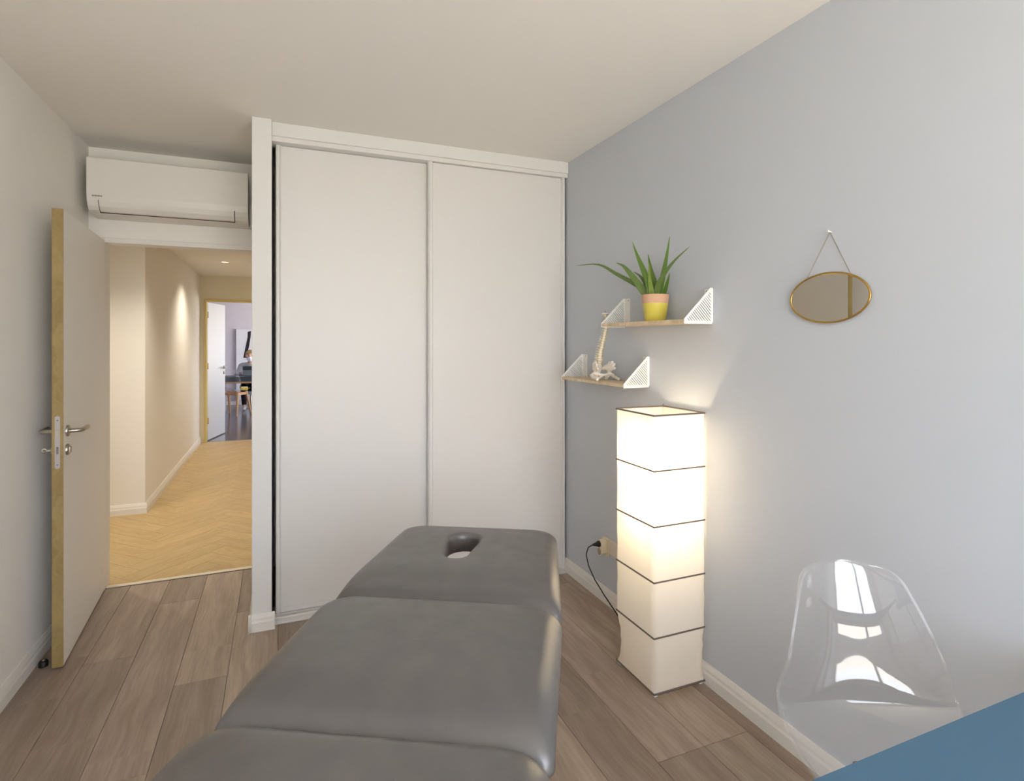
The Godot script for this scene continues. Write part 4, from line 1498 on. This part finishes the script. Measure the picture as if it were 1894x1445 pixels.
# ---------------------------------------------------------------- far room
func far_room_things() -> void:
	var p := thing("canvas_print", "tall white canvas with one black brushstroke on the far room's wall", "picture", Vector3(-0.50, 0.10, FAR_END + 0.03))
	var st := new_st()
	box(st, Vector3(0, 0.82, 0), Vector3(0.82, 1.64, 0.04), 0.004)
	part(st, "canvas", mat(Color(0.90, 0.90, 0.91), 0.7), p)
	st = new_st()
	box(st, Vector3(-0.415, 0.82, 0.0), Vector3(0.012, 1.64, 0.06), 0.002)
	part(st, "frame", mat(Color(0.58, 0.56, 0.58), 0.5), p)
	st = new_st()
	prism(st, PackedVector2Array([Vector2(-0.02, 1.58), Vector2(0.05, 1.60), Vector2(0.045, 1.48), Vector2(0.01, 1.24), Vector2(-0.05, 0.98), Vector2(-0.11, 0.98), Vector2(-0.07, 1.20), Vector2(-0.02, 1.46)]), Transform3D(Basis(), Vector3(-0.15, 0, 0.021)), 0.002)
	part(st, "brushstroke", mat(Color(0.10, 0.10, 0.11), 0.6), p)
	var d := thing("office_desk", "dark slate desk with a wooden lower edge in the far room", "desk", Vector3(-0.35, 0, -13.02))
	st = new_st()
	box(st, Vector3(0, 0.685, 0), Vector3(1.5, 0.10, 0.60), 0.004)
	part(st, "desktop", mat(Color(0.20, 0.23, 0.27), 0.45), d)
	st = new_st()
	box(st, Vector3(0, 0.617, 0.02), Vector3(1.46, 0.036, 0.54), 0.003)
	part(st, "frame", mat(Color(0.72, 0.58, 0.42), 0.5), d)
	for sx in [-0.70, 0.70]:
		for sz in [-0.24, 0.25]:
			st = new_st()
			tube(st, [Vector3(sx, 0.60, sz), Vector3(sx, 0, sz)], [0.025, 0.018], 10)
			part(st, "leg", mat(Color(0.80, 0.80, 0.82), 0.4), d)
	var l := thing("laptop", "open grey laptop standing on the slate desk before the masked person", "laptop", Vector3(-0.53, 0.735, -13.10))
	st = new_st()
	box(st, Vector3(0, 0.009, -0.06), Vector3(0.34, 0.018, 0.23), 0.003)
	part(st, "base", mat(Color(0.55, 0.57, 0.60), 0.35, 0.5), l)
	st = new_st()
	box(st, Vector3(0, 0.112, 0.078), Vector3(0.34, 0.205, 0.009), 0.003, Basis(Vector3(1, 0, 0), 0.20))
	var lid := part(st, "lid", mat(Color(0.52, 0.55, 0.58), 0.35, 0.3), l)
	st = new_st()
	box(st, Vector3(0, 0.160, 0.0925), Vector3(0.338, 0.085, 0.003), 0.001, Basis(Vector3(1, 0, 0), 0.20))
	part(st, "lid_band", mat(Color(0.25, 0.27, 0.29), 0.4), lid)
	wood_chair(Vector3(-0.84, 0, -12.42))
	var y := thing("yellow_box", "small yellow and white box on the seat of the far clear chair", "box", Vector3(-0.645, 0.478, -12.51))
	st = new_st()
	box(st, Vector3(0, 0.030, 0), Vector3(0.13, 0.060, 0.09), 0.006)
	part(st, "body", mat(Color(0.88, 0.76, 0.20), 0.5), y)
	st = new_st()
	box(st, Vector3(0.0, 0.063, 0), Vector3(0.11, 0.010, 0.07), 0.003)
	part(st, "lid", mat(Color(0.90, 0.88, 0.80), 0.5), y)

func wood_chair(at: Vector3) -> void:
	# clear shell on a broad wooden trestle frame, seen from behind, turned towards the desk
	var t := thing("wooden_leg_chair", "clear plastic chair on a pale wooden frame before the slate desk", "chair", at, PI - 0.55)
	var clear := mat(Color(0.94, 0.95, 0.97, 0.06), 0.02)
	clear.transparency = BaseMaterial3D.TRANSPARENCY_ALPHA
	var st := new_st()
	st.set_smooth_group(0)
	var keys := [[-0.26, 0.90, 0.15], [-0.255, 0.87, 0.20], [-0.235, 0.75, 0.235], [-0.21, 0.62, 0.25], [-0.17, 0.52, 0.255], [-0.10, 0.475, 0.255], [0.05, 0.465, 0.25], [0.18, 0.475, 0.24], [0.23, 0.465, 0.20]]
	var rows := []
	for i in keys.size():
		var r := []
		for k in 17:
			var u := -1.0 + k / 8.0
			var f := float(i) / (keys.size() - 1)
			var back := clampf(1.0 - (f - 0.35) / 0.3, 0.0, 1.0)
			r.append(Vector3(keys[i][2] * u, keys[i][1] + u * u * 0.05 * (1.0 - back), keys[i][0] + u * u * 0.09 * back))
		rows.append(r)
	skin(st, rows, false)
	part(st, "shell", clear, t)
	st = new_st()
	var edge := []
	for k in 17:
		edge.append(rows[0][k])
	for i in range(1, rows.size()):
		edge.append(rows[i][16])
	for k in range(15, -1, -1):
		edge.append(rows[-1][k])
	for i in range(rows.size() - 2, -1, -1):
		edge.append(rows[i][0])
	tube(st, edge, 0.006, 6, false)
	part(st, "rim", clear, t)
	var wood := mat(Color(0.76, 0.58, 0.42), 0.5)
	for sx in [-1, 1]:
		for sz in [-1, 1]:
			st = new_st()
			tube(st, [Vector3(sx * 0.19, 0.46, sz * 0.13), Vector3(sx * 0.24, 0.0, sz * 0.23)], [0.028, 0.016], 8)
			part(st, "leg", wood, t)
		st = new_st()
		box(st, Vector3(sx * 0.19, 0.425, 0), Vector3(0.03, 0.05, 0.26), 0.004)
		part(st, "rail", wood, t)
	st = new_st()
	box(st, Vector3(0, 0.425, 0.10), Vector3(0.38, 0.05, 0.03), 0.004)
	part(st, "rail", wood, t)
	st = new_st()
	box(st, Vector3(0, 0.425, -0.10), Vector3(0.38, 0.05, 0.03), 0.004)
	part(st, "rail", wood, t)

func person() -> void:
	# seated behind the desk, leaning a little forward over the laptop; faces +z (towards the corridor)
	var t := thing("person", "seated person in a grey cardigan, white top and face mask behind the laptop", "person", Vector3(-0.575, 0, -13.56))
	var skin_m := mat(Color(0.86, 0.69, 0.60), 0.55)
	var grey := mat(Color(0.60, 0.60, 0.62), 0.9)
	var hair := mat(Color(0.66, 0.54, 0.38), 0.7)
	var dark := mat(Color(0.10, 0.10, 0.12), 0.8)
	var hd := Vector3(0.0, 1.135, 0.13)
	# the body is one surface: legs, trunk, arms, hands, neck and head
	var caps := []
	caps.append([Vector3(0, 0.52, -0.12), Vector3(0, 0.62, -0.09), 0.155, 0.145])
	caps.append([Vector3(0, 0.66, -0.08), Vector3(0, 0.86, 0.0), 0.130, 0.150])
	caps.append([Vector3(-0.13, 0.92, 0.02), Vector3(0.13, 0.92, 0.02), 0.068, 0.068])
	caps.append([Vector3(0, 0.94, 0.03), Vector3(0, 1.06, 0.09), 0.055, 0.048])
	caps.append([hd + Vector3(0, 0.04, -0.012), hd + Vector3(0, -0.012, 0.012), 0.083, 0.074])
	caps.append([hd + Vector3(0, -0.03, 0.02), hd + Vector3(0, -0.088, 0.042), 0.058, 0.030])
	caps.append([hd + Vector3(0, 0.012, 0.085), hd + Vector3(0, -0.030, 0.100), 0.009, 0.013])
	for s in [-1, 1]:
		caps.append([hd + Vector3(0.078 * s, -0.012, 0.0), hd + Vector3(0.082 * s, 0.020, -0.006), 0.014, 0.018])
		caps.append([Vector3(0.175 * s, 0.915, 0.02), Vector3(0.245 * s, 0.74, 0.11), 0.058, 0.046])
		caps.append([Vector3(0.245 * s, 0.74, 0.11), Vector3(0.12 * s, 0.775, 0.30), 0.044, 0.030])
		caps.append([Vector3(0.12 * s, 0.775, 0.30), Vector3(0.095 * s, 0.775, 0.365), 0.030, 0.032])
		for f in 4:
			var bx: float = (0.115 - f * 0.017) * s
			caps.append([Vector3(bx, 0.778, 0.385), Vector3(bx - 0.004 * s, 0.770, 0.425 + 0.008 * (1 - absi(f - 1))), 0.0098, 0.0090])
			caps.append([Vector3(bx - 0.004 * s, 0.770, 0.425 + 0.008 * (1 - absi(f - 1))), Vector3(bx - 0.006 * s, 0.756, 0.450), 0.0090, 0.0080])
		caps.append([Vector3(0.075 * s, 0.772, 0.345), Vector3(0.052 * s, 0.764, 0.385), 0.012, 0.0095])
		caps.append([Vector3(0.085 * s, 0.53, -0.10), Vector3(0.12 * s, 0.50, 0.33), 0.092, 0.062])
		caps.append([Vector3(0.12 * s, 0.49, 0.33), Vector3(0.11 * s, 0.10, 0.27), 0.058, 0.038])
		caps.append([Vector3(0.11 * s, 0.09, 0.27), Vector3(0.11 * s, 0.04, 0.36), 0.040, 0.030])
	var upper := []
	part(thing_sdf(caps, 0.0115, 0.028, Transform3D()), "body", skin_m, t)
	# clothes: the same bones a little fuller, ending at neck, wrists and ankles
	for c in caps:
		pass
	var top_caps := [caps[1], caps[2], [Vector3(0, 0.60, -0.09), Vector3(0, 0.66, -0.08), 0.142, 0.135]]
	for s in [-1, 1]:
		top_caps.append([Vector3(0.175 * s, 0.915, 0.02), Vector3(0.245 * s, 0.74, 0.11), 0.060, 0.048])
		top_caps.append([Vector3(0.245 * s, 0.74, 0.11), Vector3(0.135 * s, 0.772, 0.275), 0.047, 0.036])
	for c in top_caps:
		upper.append([c[0], c[1], c[2] + 0.010, c[3] + 0.010])
	part(thing_sdf(upper, 0.013, 0.03, Transform3D()), "cardigan", grey, t)
	part(thing_sdf([[Vector3(0, 0.70, 0.055), Vector3(0, 0.90, 0.085), 0.085, 0.062], [Vector3(-0.05, 0.93, 0.075), Vector3(0.05, 0.93, 0.075), 0.034, 0.034]], 0.012, 0.02, Transform3D()), "shirt", mat(Color(0.90, 0.90, 0.90), 0.8), t)
	var legs := [[Vector3(0, 0.52, -0.12), Vector3(0, 0.60, -0.09), 0.166, 0.152]]
	for s in [-1, 1]:
		legs.append([Vector3(0.085 * s, 0.53, -0.10), Vector3(0.12 * s, 0.50, 0.33), 0.101, 0.071])
		legs.append([Vector3(0.12 * s, 0.49, 0.33), Vector3(0.11 * s, 0.13, 0.275), 0.066, 0.050])
	part(thing_sdf(legs, 0.013, 0.03, Transform3D()), "trousers", dark, t)
	for s in [-1, 1]:
		part(thing_sdf([[Vector3(0.11 * s, 0.06, 0.265), Vector3(0.11 * s, 0.042, 0.36), 0.046, 0.038], [Vector3(0.11 * s, 0.035, 0.36), Vector3(0.11 * s, 0.034, 0.42), 0.034, 0.030]], 0.009, 0.02, Transform3D()), "shoe", mat(Color(0.82, 0.80, 0.80), 0.6), t)
	# hair drawn back, eyes, mask
	part(thing_sdf([[hd + Vector3(0, 0.060, -0.022), hd + Vector3(0, 0.0, -0.045), 0.086, 0.074], [hd + Vector3(-0.055, 0.075, 0.025), hd + Vector3(0.055, 0.075, 0.025), 0.036, 0.036], [hd + Vector3(-0.066, 0.05, 0.01), hd + Vector3(-0.070, 0.005, -0.006), 0.026, 0.018], [hd + Vector3(0.066, 0.05, 0.01), hd + Vector3(0.070, 0.005, -0.006), 0.026, 0.018], [hd + Vector3(0, 0.03, -0.12), hd + Vector3(0, 0.0, -0.13), 0.034, 0.030]], 0.007, 0.02, Transform3D()), "hair", hair, t)
	var st := new_st()
	for s in [-1, 1]:
		lathe(st, [Vector2(0.0, -0.007), Vector2(0.007, -0.004), Vector2(0.009, 0.0), Vector2(0.007, 0.004), Vector2(0.0, 0.007)], 10, Transform3D(Basis(Vector3(0, 0, 1), PI / 2), hd + Vector3(0.030 * s, 0.014, 0.078)))
		tube(st, [hd + Vector3(0.016 * s, 0.032, 0.083), hd + Vector3(0.032 * s, 0.037, 0.081), hd + Vector3(0.046 * s, 0.032, 0.072)], 0.0035, 6)
	part(st, "eyes", mat(Color(0.20, 0.15, 0.12), 0.4), t)
	part(thing_sdf([[hd + Vector3(-0.052, -0.045, 0.045), hd + Vector3(0, -0.040, 0.094), 0.022, 0.026], [hd + Vector3(0.052, -0.045, 0.045), hd + Vector3(0, -0.040, 0.094), 0.022, 0.026], [hd + Vector3(-0.03, -0.082, 0.055), hd + Vector3(0.03, -0.082, 0.055), 0.026, 0.026], [hd + Vector3(0, -0.04, 0.094), hd + Vector3(0, -0.085, 0.078), 0.026, 0.022]], 0.006, 0.015, Transform3D()), "face_mask", mat(Color(0.86, 0.90, 0.96), 0.8), t)
	# the stool under the person
	var c := thing("office_stool", "round white stool under the seated person", "stool", Vector3(-0.575, 0, -13.68))
	st = new_st()
	lathe(st, [Vector2(0.0, 0.30), Vector2(0.17, 0.30), Vector2(0.18, 0.315), Vector2(0.18, 0.34), Vector2(0.17, 0.352), Vector2(0.0, 0.352)], 24)
	part(st, "seat", mat(Color(0.80, 0.80, 0.82), 0.5), c)
	st = new_st()
	lathe(st, [Vector2(0.15, 0.0), Vector2(0.15, 0.015), Vector2(0.03, 0.03), Vector2(0.02, 0.30)], 20)
	part(st, "base", M.steel, c)
